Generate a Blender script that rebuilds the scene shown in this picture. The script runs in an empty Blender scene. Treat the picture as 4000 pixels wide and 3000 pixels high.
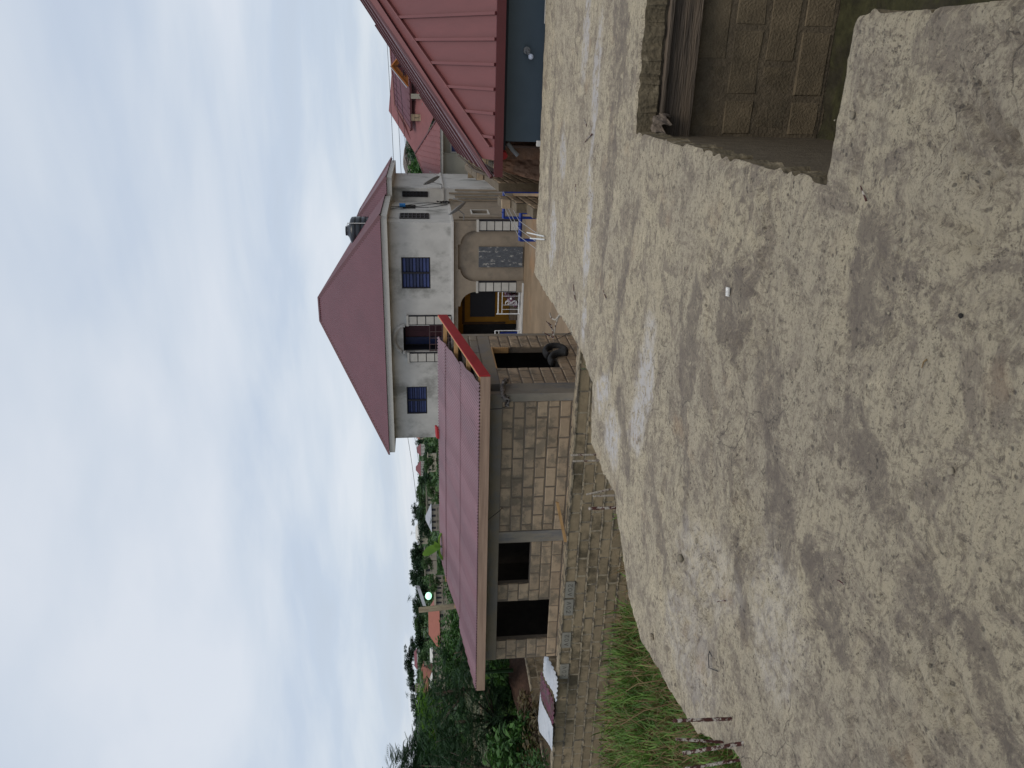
import bpy, bmesh, math, random
import numpy as np
from mathutils import Vector, Matrix
random.seed(7)
S = bpy.context.scene
COL = S.collection
R_ = math.radians

# ------------------------------------------------------------------ camera
# x runs along the slab edge, y away from the camera, z up; the picture is a portrait frame lying on its side
F_PX, PITCH_PX, ROLL, EYE, YAW = 2950.0, 340.0, 0.018, 1.55, R_(23)
def _rz(v):
    c, s = math.cos(YAW), math.sin(YAW)
    return Vector((c*v[0]-s*v[1], s*v[0]+c*v[1], v[2]))
_p = math.atan(PITCH_PX/F_PX)
FW = _rz((0, math.cos(_p), -math.sin(_p)))
RT = _rz((1, 0, 0))
UP = RT.cross(FW)
RT2 = RT*math.cos(ROLL) - UP*math.sin(ROLL)
UP2 = RT*math.sin(ROLL) + UP*math.cos(ROLL)
CAM = Vector((0, 0, EYE))
cam_d = bpy.data.cameras.new('camera')
cam = bpy.data.objects.new('camera', cam_d)
COL.objects.link(cam)
cam_d.sensor_width = 36.0
cam_d.sensor_fit = 'HORIZONTAL'
cam_d.lens = 36.0*F_PX/4000.0
cam_d.clip_start = 0.05
cam_d.clip_end = 3000
m3 = Matrix((-UP2, RT2, -FW)).transposed()
cam.matrix_world = Matrix.Translation(CAM) @ m3.to_4x4()
S.camera = cam

def ray(x, y):
    return FW + RT2*((1500-y)/F_PX) - UP2*((x-2000)/F_PX)
def at(x, y, D):
    """point D metres ahead, in the direction surveyed from the photograph"""
    return CAM + ray(x, y)*D

# ------------------------------------------------------------------ world, sun, exposure
SUN_EL, SUN_ROT = 66, 150
w = bpy.data.worlds.new('World'); S.world = w; w.use_nodes = True
nt = w.node_tree; nt.nodes.clear()
N = nt.nodes.new; L = nt.links.new
out = N('ShaderNodeOutputWorld')
sky = N('ShaderNodeTexSky'); sky.sky_type = 'NISHITA'; sky.sun_disc = False
sky.sun_elevation = R_(SUN_EL); sky.sun_rotation = R_(SUN_ROT)
bg1 = N('ShaderNodeBackground'); bg1.inputs[1].default_value = 0.10
L(sky.outputs[0], bg1.inputs[0])
tc = N('ShaderNodeTexCoord')
sep = N('ShaderNodeSeparateXYZ'); L(tc.outputs['Generated'], sep.inputs[0])
den = N('ShaderNodeMath'); den.operation = 'ADD'; den.inputs[1].default_value = 0.16
mx = N('ShaderNodeMath'); mx.operation = 'MAXIMUM'; mx.inputs[1].default_value = 0.0
L(sep.outputs[2], mx.inputs[0]); L(mx.outputs[0], den.inputs[0])
dx = N('ShaderNodeMath'); dx.operation = 'DIVIDE'; L(sep.outputs[0], dx.inputs[0]); L(den.outputs[0], dx.inputs[1])
dy = N('ShaderNodeMath'); dy.operation = 'DIVIDE'; L(sep.outputs[1], dy.inputs[0]); L(den.outputs[0], dy.inputs[1])
cmb = N('ShaderNodeCombineXYZ'); L(dx.outputs[0], cmb.inputs[0]); L(dy.outputs[0], cmb.inputs[1])
mp = N('ShaderNodeMapping'); mp.inputs['Location'].default_value = (3.1, 1.7, 0.4); mp.inputs['Rotation'].default_value = (0, 0, 0.5)
mp.inputs['Scale'].default_value = (0.75, 1.15, 1)
L(cmb.outputs[0], mp.inputs[0])
n1 = N('ShaderNodeTexNoise'); n1.inputs['Scale'].default_value = 1.1; n1.inputs['Detail'].default_value = 5; n1.inputs['Roughness'].default_value = 0.5; n1.inputs['Distortion'].default_value = 0.25
L(mp.outputs[0], n1.inputs['Vector'])
cr = N('ShaderNodeValToRGB'); L(n1.outputs[0], cr.inputs[0])
e = cr.color_ramp.elements
e[0].position = 0.28; e[0].color = (0.56, 0.63, 0.735, 1)
e[1].position = 0.66; e[1].color = (0.755, 0.80, 0.87, 1)
a = e.new(0.42); a.color = (0.58, 0.66, 0.78, 1)
a = e.new(0.52); a.color = (0.665, 0.73, 0.82, 1)
bg2 = N('ShaderNodeBackground'); bg2.inputs[1].default_value = 1.0
L(cr.outputs[0], bg2.inputs[0])
mixs = N('ShaderNodeMixShader'); mixs.inputs[0].default_value = 0.88
L(bg1.outputs[0], mixs.inputs[1]); L(bg2.outputs[0], mixs.inputs[2])
L(mixs.outputs[0], out.inputs[0])
sd = bpy.data.lights.new('sun', 'SUN'); sd.energy = 1.35; sd.angle = R_(28); sd.color = (1.0, 0.92, 0.80)
so = bpy.data.objects.new('sun', sd); COL.objects.link(so)
so.rotation_euler = (R_(90-SUN_EL), 0, R_(180-SUN_ROT))
S.view_settings.view_transform = 'Standard'; S.view_settings.look = 'None'
S.view_settings.exposure = 0.03; S.view_settings.gamma = 1.0; S.view_settings.use_curve_mapping = False

# ------------------------------------------------------------------ helpers
def link(o, parent=None):
    COL.objects.link(o)
    if parent is not None: o.parent = parent
    return o
def mesh(name, V, Fc, mats):
    me = bpy.data.meshes.new(name)
    me.from_pydata([tuple(v) for v in V], [], [tuple(f) for f in Fc]); me.update()
    for m in (mats if isinstance(mats, (list, tuple)) else [mats]): me.materials.append(m)
    return me
def obj(name, V, Fc, mat, parent=None, smooth=False):
    me = mesh(name, V, Fc, mat)
    if smooth:
        for p in me.polygons: p.use_smooth = True
    return link(bpy.data.objects.new(name, me), parent)
def tag(o, label=None, cat=None, group=None, kind=None):
    if label: o['label'] = label
    if cat: o['category'] = cat
    if group: o['group'] = group
    if kind: o['kind'] = kind
    return o
def thing(name, label, cat, loc=(0, 0, 0), group=None):
    o = bpy.data.objects.new(name, None); COL.objects.link(o); o.location = loc; o.empty_display_size = 0.2
    return tag(o, label, cat, group)
BOXF = [(0,3,2,1),(4,5,6,7),(0,1,5,4),(1,2,6,5),(2,3,7,6),(3,0,4,7)]
class MB:
    def __init__(s): s.V = []; s.F = []
    def box(s, x0, x1, y0, y1, z0, z1):
        n = len(s.V)
        s.V += [(x0,y0,z0),(x1,y0,z0),(x1,y1,z0),(x0,y1,z0),(x0,y0,z1),(x1,y0,z1),(x1,y1,z1),(x0,y1,z1)]
        s.F += [tuple(n+i for i in f) for f in BOXF]; return s
    def obox(s, p, u, v, wv):
        """oriented box: corner p, edge vectors u v w"""
        n = len(s.V); p, u, v, wv = Vector(p), Vector(u), Vector(v), Vector(wv)
        s.V += [p, p+u, p+u+v, p+v, p+wv, p+u+wv, p+u+v+wv, p+v+wv]
        f = BOXF if u.cross(v).dot(wv) > 0 else [tuple(reversed(q)) for q in BOXF]
        s.F += [tuple(n+i for i in q) for q in f]; return s
    def tube(s, pts, r, seg=8, r2=None, cap=True):
        pts = [Vector(p) for p in pts]; n0 = len(s.V); k = len(pts)
        for i, p in enumerate(pts):
            d = (pts[min(i+1, k-1)] - pts[max(i-1, 0)]).normalized()
            a = d.cross(Vector((0, 0, 1)) if abs(d.z) < 0.9 else Vector((1, 0, 0))).normalized(); b = d.cross(a)
            rr = r if r2 is None else r + (r2-r)*i/(k-1)
            for j in range(seg):
                t = 2*math.pi*j/seg
                s.V.append(p + a*math.cos(t)*rr + b*math.sin(t)*rr)
        for i in range(k-1):
            for j in range(seg):
                j2 = (j+1) % seg
                s.F.append((n0+i*seg+j, n0+(i+1)*seg+j, n0+(i+1)*seg+j2, n0+i*seg+j2))
        if cap:
            s.F.append(tuple(n0+j for j in range(seg))); s.F.append(tuple(n0+(k-1)*seg+j for j in reversed(range(seg))))
        return s
    def poly(s, pts):
        n = len(s.V); s.V += [Vector(p) for p in pts]; s.F.append(tuple(range(n, n+len(pts)))); return s
    def build(s, name, mat, parent=None, smooth=False): return obj(name, s.V, s.F, mat, parent, smooth)

def bx(name, x0, x1, y0, y1, z0, z1, mat, parent=None):
    return MB().box(x0, x1, y0, y1, z0, z1).build(name, mat, parent)

def vnoise(x, y, seed=0):
    """smooth value noise on numpy arrays, 0..1"""
    xi = np.floor(x).astype(np.int64); yi = np.floor(y).astype(np.int64)
    fx = x-xi; fy = y-yi; fx = fx*fx*(3-2*fx); fy = fy*fy*(3-2*fy)
    def h(a, b):
        n = (a*374761393 + b*668265263 + seed*974634777) & 0x7fffffff
        n = ((n ^ (n >> 13))*1274126177) & 0x7fffffff
        return ((n ^ (n >> 16)) & 0xffff)/65535.0
    return (h(xi, yi)*(1-fx)+h(xi+1, yi)*fx)*(1-fy)+(h(xi, yi+1)*(1-fx)+h(xi+1, yi+1)*fx)*fy
def fbm(x, y, seed=0, o=4):
    s = 0; a = 0.5; t = 0
    for i in range(o):
        s = s+a*vnoise(x*2**i, y*2**i, seed+i*17); t += a; a *= 0.5
    return s/t

# ------------------------------------------------------------------ materials
def mat(name, col, rough=0.9, var=0.12, scale=3.0, bump=0.0, bscale=40.0, objrand=0.0, col2=None, c2f=(0.45, 0.6), c2s=1.2, metal=0.0,
        stretch=(1, 1, 1), spec=0.3, coord='Object', detail=6):
    m = bpy.data.materials.new(name); m.use_nodes = True
    t = m.node_tree; N = t.nodes.new; L = t.links.new
    b = t.nodes['Principled BSDF']
    b.inputs['Roughness'].default_value = rough; b.inputs['Metallic'].default_value = metal
    b.inputs['Specular IOR Level'].default_value = spec
    tc = N('ShaderNodeTexCoord'); mp = N('ShaderNodeMapping'); mp.inputs['Scale'].default_value = stretch
    if coord == 'World':
        g = N('ShaderNodeNewGeometry'); L(g.outputs['Position'], mp.inputs[0])
    else: L(tc.outputs[coord], mp.inputs[0])
    n = N('ShaderNodeTexNoise'); n.inputs['Scale'].default_value = scale; n.inputs['Detail'].default_value = detail; n.inputs['Roughness'].default_value = 0.62
    L(mp.outputs[0], n.inputs['Vector'])
    mr = N('ShaderNodeMapRange'); mr.inputs[1].default_value = 0.3; mr.inputs[2].default_value = 0.7
    mr.inputs[3].default_value = 1-var; mr.inputs[4].default_value = 1+var
    L(n.outputs[0], mr.inputs[0])
    last = mr.outputs[0]
    if objrand:
        oi = N('ShaderNodeObjectInfo'); r = N('ShaderNodeMapRange'); r.inputs[3].default_value = 1-objrand; r.inputs[4].default_value = 1+objrand
        L(oi.outputs['Random'], r.inputs[0]); mm = N('ShaderNodeMath'); mm.operation = 'MULTIPLY'
        L(last, mm.inputs[0]); L(r.outputs[0], mm.inputs[1]); last = mm.outputs[0]
    base = N('ShaderNodeRGB'); base.outputs[0].default_value = (*col, 1); bc = base.outputs[0]
    if col2 is not None:
        n2 = N('ShaderNodeTexNoise'); n2.inputs['Scale'].default_value = c2s; n2.inputs['Detail'].default_value = 7; n2.inputs['Roughness'].default_value = 0.65
        L(mp.outputs[0], n2.inputs['Vector'])
        r2 = N('ShaderNodeMapRange'); r2.interpolation_type = 'SMOOTHSTEP'; r2.inputs[1].default_value = c2f[0]; r2.inputs[2].default_value = c2f[1]
        L(n2.outputs[0], r2.inputs[0])
        mxr = N('ShaderNodeMix'); mxr.data_type = 'RGBA'; L(r2.outputs[0], mxr.inputs[0]); L(bc, mxr.inputs[6]); mxr.inputs[7].default_value = (*col2, 1)
        bc = mxr.outputs[2]
    vm = N('ShaderNodeVectorMath'); vm.operation = 'SCALE'; L(bc, vm.inputs[0]); L(last, vm.inputs['Scale'])
    L(vm.outputs[0], b.inputs['Base Color'])
    if bump:
        nb = N('ShaderNodeTexNoise'); nb.inputs['Scale'].default_value = bscale; nb.inputs['Detail'].default_value = 5
        L(mp.outputs[0], nb.inputs['Vector'])
        bu = N('ShaderNodeBump'); bu.inputs['Strength'].default_value = min(1, bump); bu.inputs['Distance'].default_value = 0.02
        L(nb.outputs[0], bu.inputs['Height']); L(bu.outputs[0], b.inputs['Normal'])
    return m
M = {}
M['block'] = mat('sandcrete_block', (0.385, 0.285, 0.190), var=0.10, scale=9, bump=0.6, bscale=70, objrand=0.16, col2=(0.235, 0.185, 0.130), c2s=3.0, coord='World')
M['mortar'] = mat('mortar', (0.165, 0.132, 0.100), var=0.15, scale=12, bump=0.7, bscale=60, coord='World')
M['block_old'] = mat('weathered_block', (0.275, 0.212, 0.132), var=0.16, scale=6, bump=0.6, bscale=70, objrand=0.14, col2=(0.10, 0.08, 0.05), c2f=(0.5, 0.68), c2s=1.3, coord='World')
M['mortar_old'] = mat('squeezed_mortar', (0.32, 0.265, 0.185), var=0.25, scale=14, bump=0.8, bscale=50, coord='World', col2=(0.13, 0.11, 0.085), c2f=(0.45, 0.6), c2s=5)
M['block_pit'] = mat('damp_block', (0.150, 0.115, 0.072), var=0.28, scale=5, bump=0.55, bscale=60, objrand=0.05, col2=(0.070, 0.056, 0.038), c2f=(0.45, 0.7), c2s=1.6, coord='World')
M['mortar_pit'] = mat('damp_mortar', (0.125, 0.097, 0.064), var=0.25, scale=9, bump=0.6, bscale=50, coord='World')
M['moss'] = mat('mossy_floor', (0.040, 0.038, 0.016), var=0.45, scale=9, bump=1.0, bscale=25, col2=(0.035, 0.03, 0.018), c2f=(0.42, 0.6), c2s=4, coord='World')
M['beam'] = mat('cast_concrete_beam', (0.25, 0.208, 0.155), var=0.12, scale=4, bump=0.4, bscale=30, col2=(0.20, 0.18, 0.16), c2s=2, coord='World')
M['column'] = mat('cast_concrete_column', (0.245, 0.212, 0.168), var=0.14, scale=5, bump=0.5, bscale=30, col2=(0.18, 0.17, 0.16), c2s=3, coord='World', stretch=(1, 1, 0.4))
M['plank'] = mat('weathered_plank', (0.14, 0.105, 0.075), var=0.3, scale=5, bump=0.7, bscale=20, stretch=(0.35, 1, 6), col2=(0.07, 0.055, 0.042), c2s=1.5, coord='World')
M['wood'] = mat('sawn_timber', (0.42, 0.25, 0.11), var=0.25, scale=5, stretch=(0.6, 0.6, 4), bump=0.3)
M['fascia_wood'] = mat('pale_wood_fascia', (0.33, 0.225, 0.165), var=0.14, scale=3, stretch=(0.3, 1, 5), bump=0.2, col2=(0.27, 0.18, 0.13), c2s=1.2)
M['red_paint'] = mat('red_painted_board', (0.33, 0.020, 0.022), rough=0.7, var=0.22, scale=3, col2=(0.17, 0.03, 0.03), c2f=(0.5, 0.75), c2s=3, stretch=(1, 0.4, 1))
M['mauve_roof'] = mat('mauve_corrugated_sheet', (0.185, 0.088, 0.102), rough=0.38, var=0.10, scale=1.6, objrand=0.07, coord='World', col2=(0.150, 0.072, 0.085), c2s=0.9, spec=0.5, stretch=(1, 0.3, 1))
M['maroon_roof'] = mat('maroon_corrugated_sheet', (0.112, 0.038, 0.047), rough=0.45, var=0.10, scale=0.8, objrand=0.03, coord='World', spec=0.5)
M['maroon_trim'] = mat('maroon_metal_trim', (0.085, 0.024, 0.026), rough=0.45, var=0.08, spec=0.5)
M['rose_roof'] = mat('rose_metal_roof', (0.132, 0.034, 0.033), rough=0.5, var=0.09, scale=2.2, coord='World', spec=0.5, objrand=0.04, stretch=(3, 0.5, 1))
M['rose_cap'] = mat('rose_hip_flashing', (0.145, 0.042, 0.039), rough=0.5, var=0.10, scale=2.2, coord='World', spec=0.5)
M['dark_trim'] = mat('dark_red_gutter', (0.075, 0.012, 0.014), rough=0.35, var=0.1, spec=0.5)
M['blue_wall'] = mat('slate_blue_painted_wall', (0.088, 0.115, 0.135), rough=0.75, var=0.10, scale=1.5, bump=0.1, bscale=90, coord='World')
M['navy'] = mat('navy_frieze', (0.014, 0.018, 0.028), rough=0.6)
M['white_render'] = mat('stained_white_render', (0.50, 0.485, 0.455), var=0.10, scale=2.0, bump=0.15, bscale=20, coord='World', col2=(0.24, 0.235, 0.215), c2f=(0.50, 0.68), c2s=0.62, stretch=(1, 1, 0.75))
M['ledge_white'] = mat('whitewashed_ledge', (0.52, 0.50, 0.47), var=0.12, scale=3, coord='World')
M['tan_render'] = mat('tan_cement_render', (0.25, 0.205, 0.155), var=0.12, scale=2.5, bump=0.25, bscale=25, coord='World', col2=(0.17, 0.145, 0.115), c2f=(0.5, 0.7), c2s=0.9)
M['eave_board'] = mat('pale_eave_board', (0.50, 0.48, 0.44), rough=0.7, var=0.06, scale=3, coord='World')
M['tile_block'] = mat('pillar_tile_block', (0.44, 0.42, 0.38), var=0.10, scale=4, objrand=0.08, coord='World')
M['glass_blue'] = mat('blue_louvre_glass', (0.022, 0.032, 0.10), rough=0.35, var=0.2, spec=0.3, objrand=0.55)
M['dark_frame'] = mat('near_black_slot_shade', (0.018, 0.017, 0.022), rough=0.5)
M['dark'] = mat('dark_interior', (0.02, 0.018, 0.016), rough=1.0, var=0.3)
M['maroon_door'] = mat('maroon_wood_door', (0.065, 0.014, 0.020), rough=0.45, var=0.15)
M['rail'] = mat('brown_iron_rail', (0.075, 0.045, 0.045), rough=0.6)
M['white_iron'] = mat('white_painted_iron', (0.62, 0.62, 0.62), rough=0.5)
M['ochre'] = mat('ochre_painted_wall', (0.27, 0.125, 0.012), rough=0.8, var=0.12, coord='World')
M['brown_paint'] = mat('brown_painted_band', (0.055, 0.028, 0.012), rough=0.8)
M['grey_sheet'] = mat('peeling_grey_sheet', (0.085, 0.09, 0.10), var=0.3, scale=6, col2=(0.30, 0.29, 0.27), c2f=(0.56, 0.62), c2s=4, stretch=(2.2, 1, 1), coord='World')
M['tank'] = mat('black_water_tank', (0.012, 0.014, 0.020), rough=0.33, var=0.1, spec=0.5)
M['pvc'] = mat('white_pipe', (0.5, 0.5, 0.48), rough=0.5)
M['blue_pipe'] = mat('blue_painted_pipe', (0.012, 0.035, 0.22), rough=0.35, var=0.15, spec=0.5)
M['blue_plastic'] = mat('bright_blue_plastic', (0.02, 0.16, 0.42), rough=0.4)
M['dish'] = mat('grey_dish', (0.22, 0.22, 0.22), rough=0.55)
M['cable'] = mat('black_cable', (0.02, 0.02, 0.022), rough=0.7)
M['wire'] = mat('pale_wire', (0.35, 0.35, 0.36), rough=0.5)
M['tyre'] = mat('grey_black_rubber', (0.030, 0.030, 0.031), rough=0.85, var=0.3, scale=14, bump=0.6, bscale=30)
M['rag'] = mat('dirty_rag', (0.33, 0.29, 0.26), var=0.4, scale=20, bump=0.8, bscale=25, col2=(0.08, 0.07, 0.065), c2s=14)
M['rust'] = mat('rusty_rebar_with_cement', (0.075, 0.028, 0.024), var=0.35, scale=30, bump=0.8, bscale=90, col2=(0.42, 0.38, 0.33), c2f=(0.50, 0.56), c2s=26)
M['rust_cem'] = mat('cement_coated_rebar', (0.34, 0.30, 0.25), var=0.3, scale=30, bump=0.8, bscale=90, col2=(0.09, 0.04, 0.03), c2f=(0.54, 0.60), c2s=24)
M['white_sheet'] = mat('white_zinc_sheet', (0.52, 0.54, 0.57), rough=0.4, var=0.10, scale=3, col2=(0.30, 0.33, 0.37), c2f=(0.5, 0.72), c2s=3, metal=0.1)
M['maroon_sheet'] = mat('loose_maroon_sheet', (0.11, 0.025, 0.050), rough=0.4, var=0.35, scale=8, col2=(0.06, 0.030, 0.022), c2f=(0.45, 0.55), c2s=6)
M['soil'] = mat('red_brown_ground', (0.185, 0.132, 0.082), var=0.22, scale=0.9, bump=0.5, bscale=6, col2=(0.24, 0.145, 0.078), c2f=(0.52, 0.66), c2s=0.28, coord='World', stretch=(1, 1, 1))
M['bank'] = mat('rough_laterite', (0.145, 0.082, 0.052), var=0.3, scale=7, bump=1.0, bscale=18, col2=(0.20, 0.10, 0.055), c2s=1.5, coord='World')
M['bark'] = mat('bark', (0.085, 0.065, 0.045), var=0.3, scale=8, bump=0.6)
M['pole_wood'] = mat('weathered_pole', (0.19, 0.155, 0.105), var=0.3, scale=4, stretch=(6, 6, 0.5), bump=0.5)
M['cream'] = mat('cream_far_wall', (0.37, 0.33, 0.25), var=0.08, scale=1)
M['cream2'] = mat('pale_render_house_wall', (0.36, 0.345, 0.285), var=0.10, scale=0.8, coord='World', col2=(0.27, 0.26, 0.22), c2f=(0.55, 0.75))
M['greyblock'] = mat('far_block_wall', (0.27, 0.235, 0.19), var=0.14, scale=1.2)
M['orange_roof'] = mat('orange_red_roof', (0.27, 0.095, 0.065), rough=0.6, var=0.07)
M['brown_roof'] = mat('brown_red_roof', (0.20, 0.070, 0.048), rough=0.6, var=0.1)
M['far_maroon'] = mat('far_maroon_roof', (0.17, 0.055, 0.065), rough=0.6, var=0.08)
M['white_roof'] = mat('whitish_metal_roof', (0.52, 0.51, 0.47), rough=0.55, var=0.1)
M['grey_roof'] = mat('grey_metal_roof', (0.33, 0.34, 0.37), rough=0.5, var=0.12)
M['truss'] = mat('grey_roof_timber', (0.20, 0.17, 0.15), var=0.2)
M['teal'] = mat('teal_paint', (0.10, 0.22, 0.22), rough=0.6)
M['plum_roof'] = mat('plum_metal_roof', (0.115, 0.048, 0.062), rough=0.5, var=0.08)
M['rose_far'] = mat('faded_rose_roof', (0.20, 0.075, 0.075), rough=0.5, var=0.09)
M['orange_wood'] = mat('orange_varnished_wood', (0.30, 0.10, 0.02), rough=0.5, var=0.15)
M['stone'] = mat('pebble', (0.22, 0.19, 0.14), var=0.25, scale=20, objrand=0.3)
M['bulb'] = mat('white_bulb', (0.75, 0.78, 0.88), rough=0.2)
M['stamp'] = mat('grey_plastered_block_face', (0.24, 0.225, 0.19), var=0.14, scale=9, bump=0.4, bscale=60, coord='World')
M['groove'] = mat('scratched_groove', (0.045, 0.037, 0.025))
M['shed_shade'] = mat('shade_darkened_wall', (0.035, 0.028, 0.022), var=0.3, scale=4)  # interior shade of the shed put into the wall colour
M['dead_leaf'] = mat('dry_leaf', (0.20, 0.16, 0.125), var=0.5, scale=25, bump=0.9, col2=(0.07, 0.055, 0.045), c2s=20)
def leafmat(name, c1, c2, scale=1.4, trans=0.25):
    m = bpy.data.materials.new(name); m.use_nodes = True; t = m.node_tree; N = t.nodes.new; L = t.links.new
    b = t.nodes['Principled BSDF']; b.inputs['Roughness'].default_value = 0.55; b.inputs['Specular IOR Level'].default_value = 0.3
    g = N('ShaderNodeNewGeometry'); n = N('ShaderNodeTexNoise'); n.inputs['Scale'].default_value = scale; n.inputs['Detail'].default_value = 3
    L(g.outputs['Position'], n.inputs['Vector'])
    ad = N('ShaderNodeMath'); ad.operation = 'MULTIPLY_ADD'; L(g.outputs['Random Per Island'], ad.inputs[0]); ad.inputs[1].default_value = 0.5; L(n.outputs[0], ad.inputs[2])
    r = N('ShaderNodeMapRange'); r.inputs[1].default_value = 0.45; r.inputs[2].default_value = 1.05; L(ad.outputs[0], r.inputs[0])
    mx = N('ShaderNodeMix'); mx.data_type = 'RGBA'; L(r.outputs[0], mx.inputs[0]); mx.inputs[6].default_value = (*c1, 1); mx.inputs[7].default_value = (*c2, 1)
    L(mx.outputs[2], b.inputs['Base Color'])
    tr = N('ShaderNodeBsdfTranslucent'); L(mx.outputs[2], tr.inputs[0])
    ms = N('ShaderNodeMixShader'); ms.inputs[0].default_value = trans
    L(b.outputs[0], ms.inputs[1]); L(tr.outputs[0], ms.inputs[2]); L(ms.outputs[0], t.nodes['Material Output'].inputs[0])
    return m
M['leaf_dark'] = leafmat('dark_green_leaf', (0.010, 0.030, 0.012), (0.030, 0.075, 0.022))
M['leaf_mid'] = leafmat('mid_green_leaf', (0.020, 0.060, 0.014), (0.065, 0.15, 0.030))
M['leaf_bright'] = leafmat('bright_green_leaf', (0.07, 0.17, 0.02), (0.17, 0.32, 0.035), trans=0.35)
M['leaf_far'] = leafmat('far_green_leaf', (0.016, 0.042, 0.022), (0.045, 0.085, 0.036), scale=0.25)
M['leaf_far2'] = leafmat('far_light_green_leaf', (0.035, 0.080, 0.028), (0.085, 0.15, 0.045), scale=0.25)
M['grass'] = leafmat('grass_blade', (0.045, 0.105, 0.017), (0.15, 0.26, 0.045), scale=1.2)
M['straw'] = leafmat('dry_grass_blade', (0.12, 0.075, 0.030), (0.26, 0.18, 0.085), scale=1.2)
M['straw_dark'] = leafmat('dull_dry_leaf', (0.055, 0.045, 0.020), (0.13, 0.10, 0.045), scale=1.5)
M['banana'] = leafmat('banana_leaf', (0.07, 0.17, 0.02), (0.17, 0.30, 0.04), scale=2, trans=0.4)
M['pine_leaf'] = M['leaf_dark']
# ground cover of the hills
M['hill'] = mat('bushy_hill_ground', (0.030, 0.055, 0.020), var=0.4, scale=0.12, bump=0.5, bscale=1.0, col2=(0.13, 0.125, 0.06), c2f=(0.55, 0.68), c2s=0.035, coord='World')
M['green_ground'] = mat('weedy_ground', (0.050, 0.055, 0.022), var=0.4, scale=1.2, bump=0.5, bscale=10, col2=(0.10, 0.075, 0.04), c2f=(0.5, 0.64), c2s=0.6, coord='World')
m = bpy.data.materials.new('lit_lamp'); m.use_nodes = True
b = m.node_tree.nodes['Principled BSDF']; b.inputs['Base Color'].default_value = (0.6, 0.9, 0.7, 1)
b.inputs['Emission Color'].default_value = (0.40, 1.0, 0.62, 1); b.inputs['Emission Strength'].default_value = 1.5
M['lit'] = m

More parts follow.
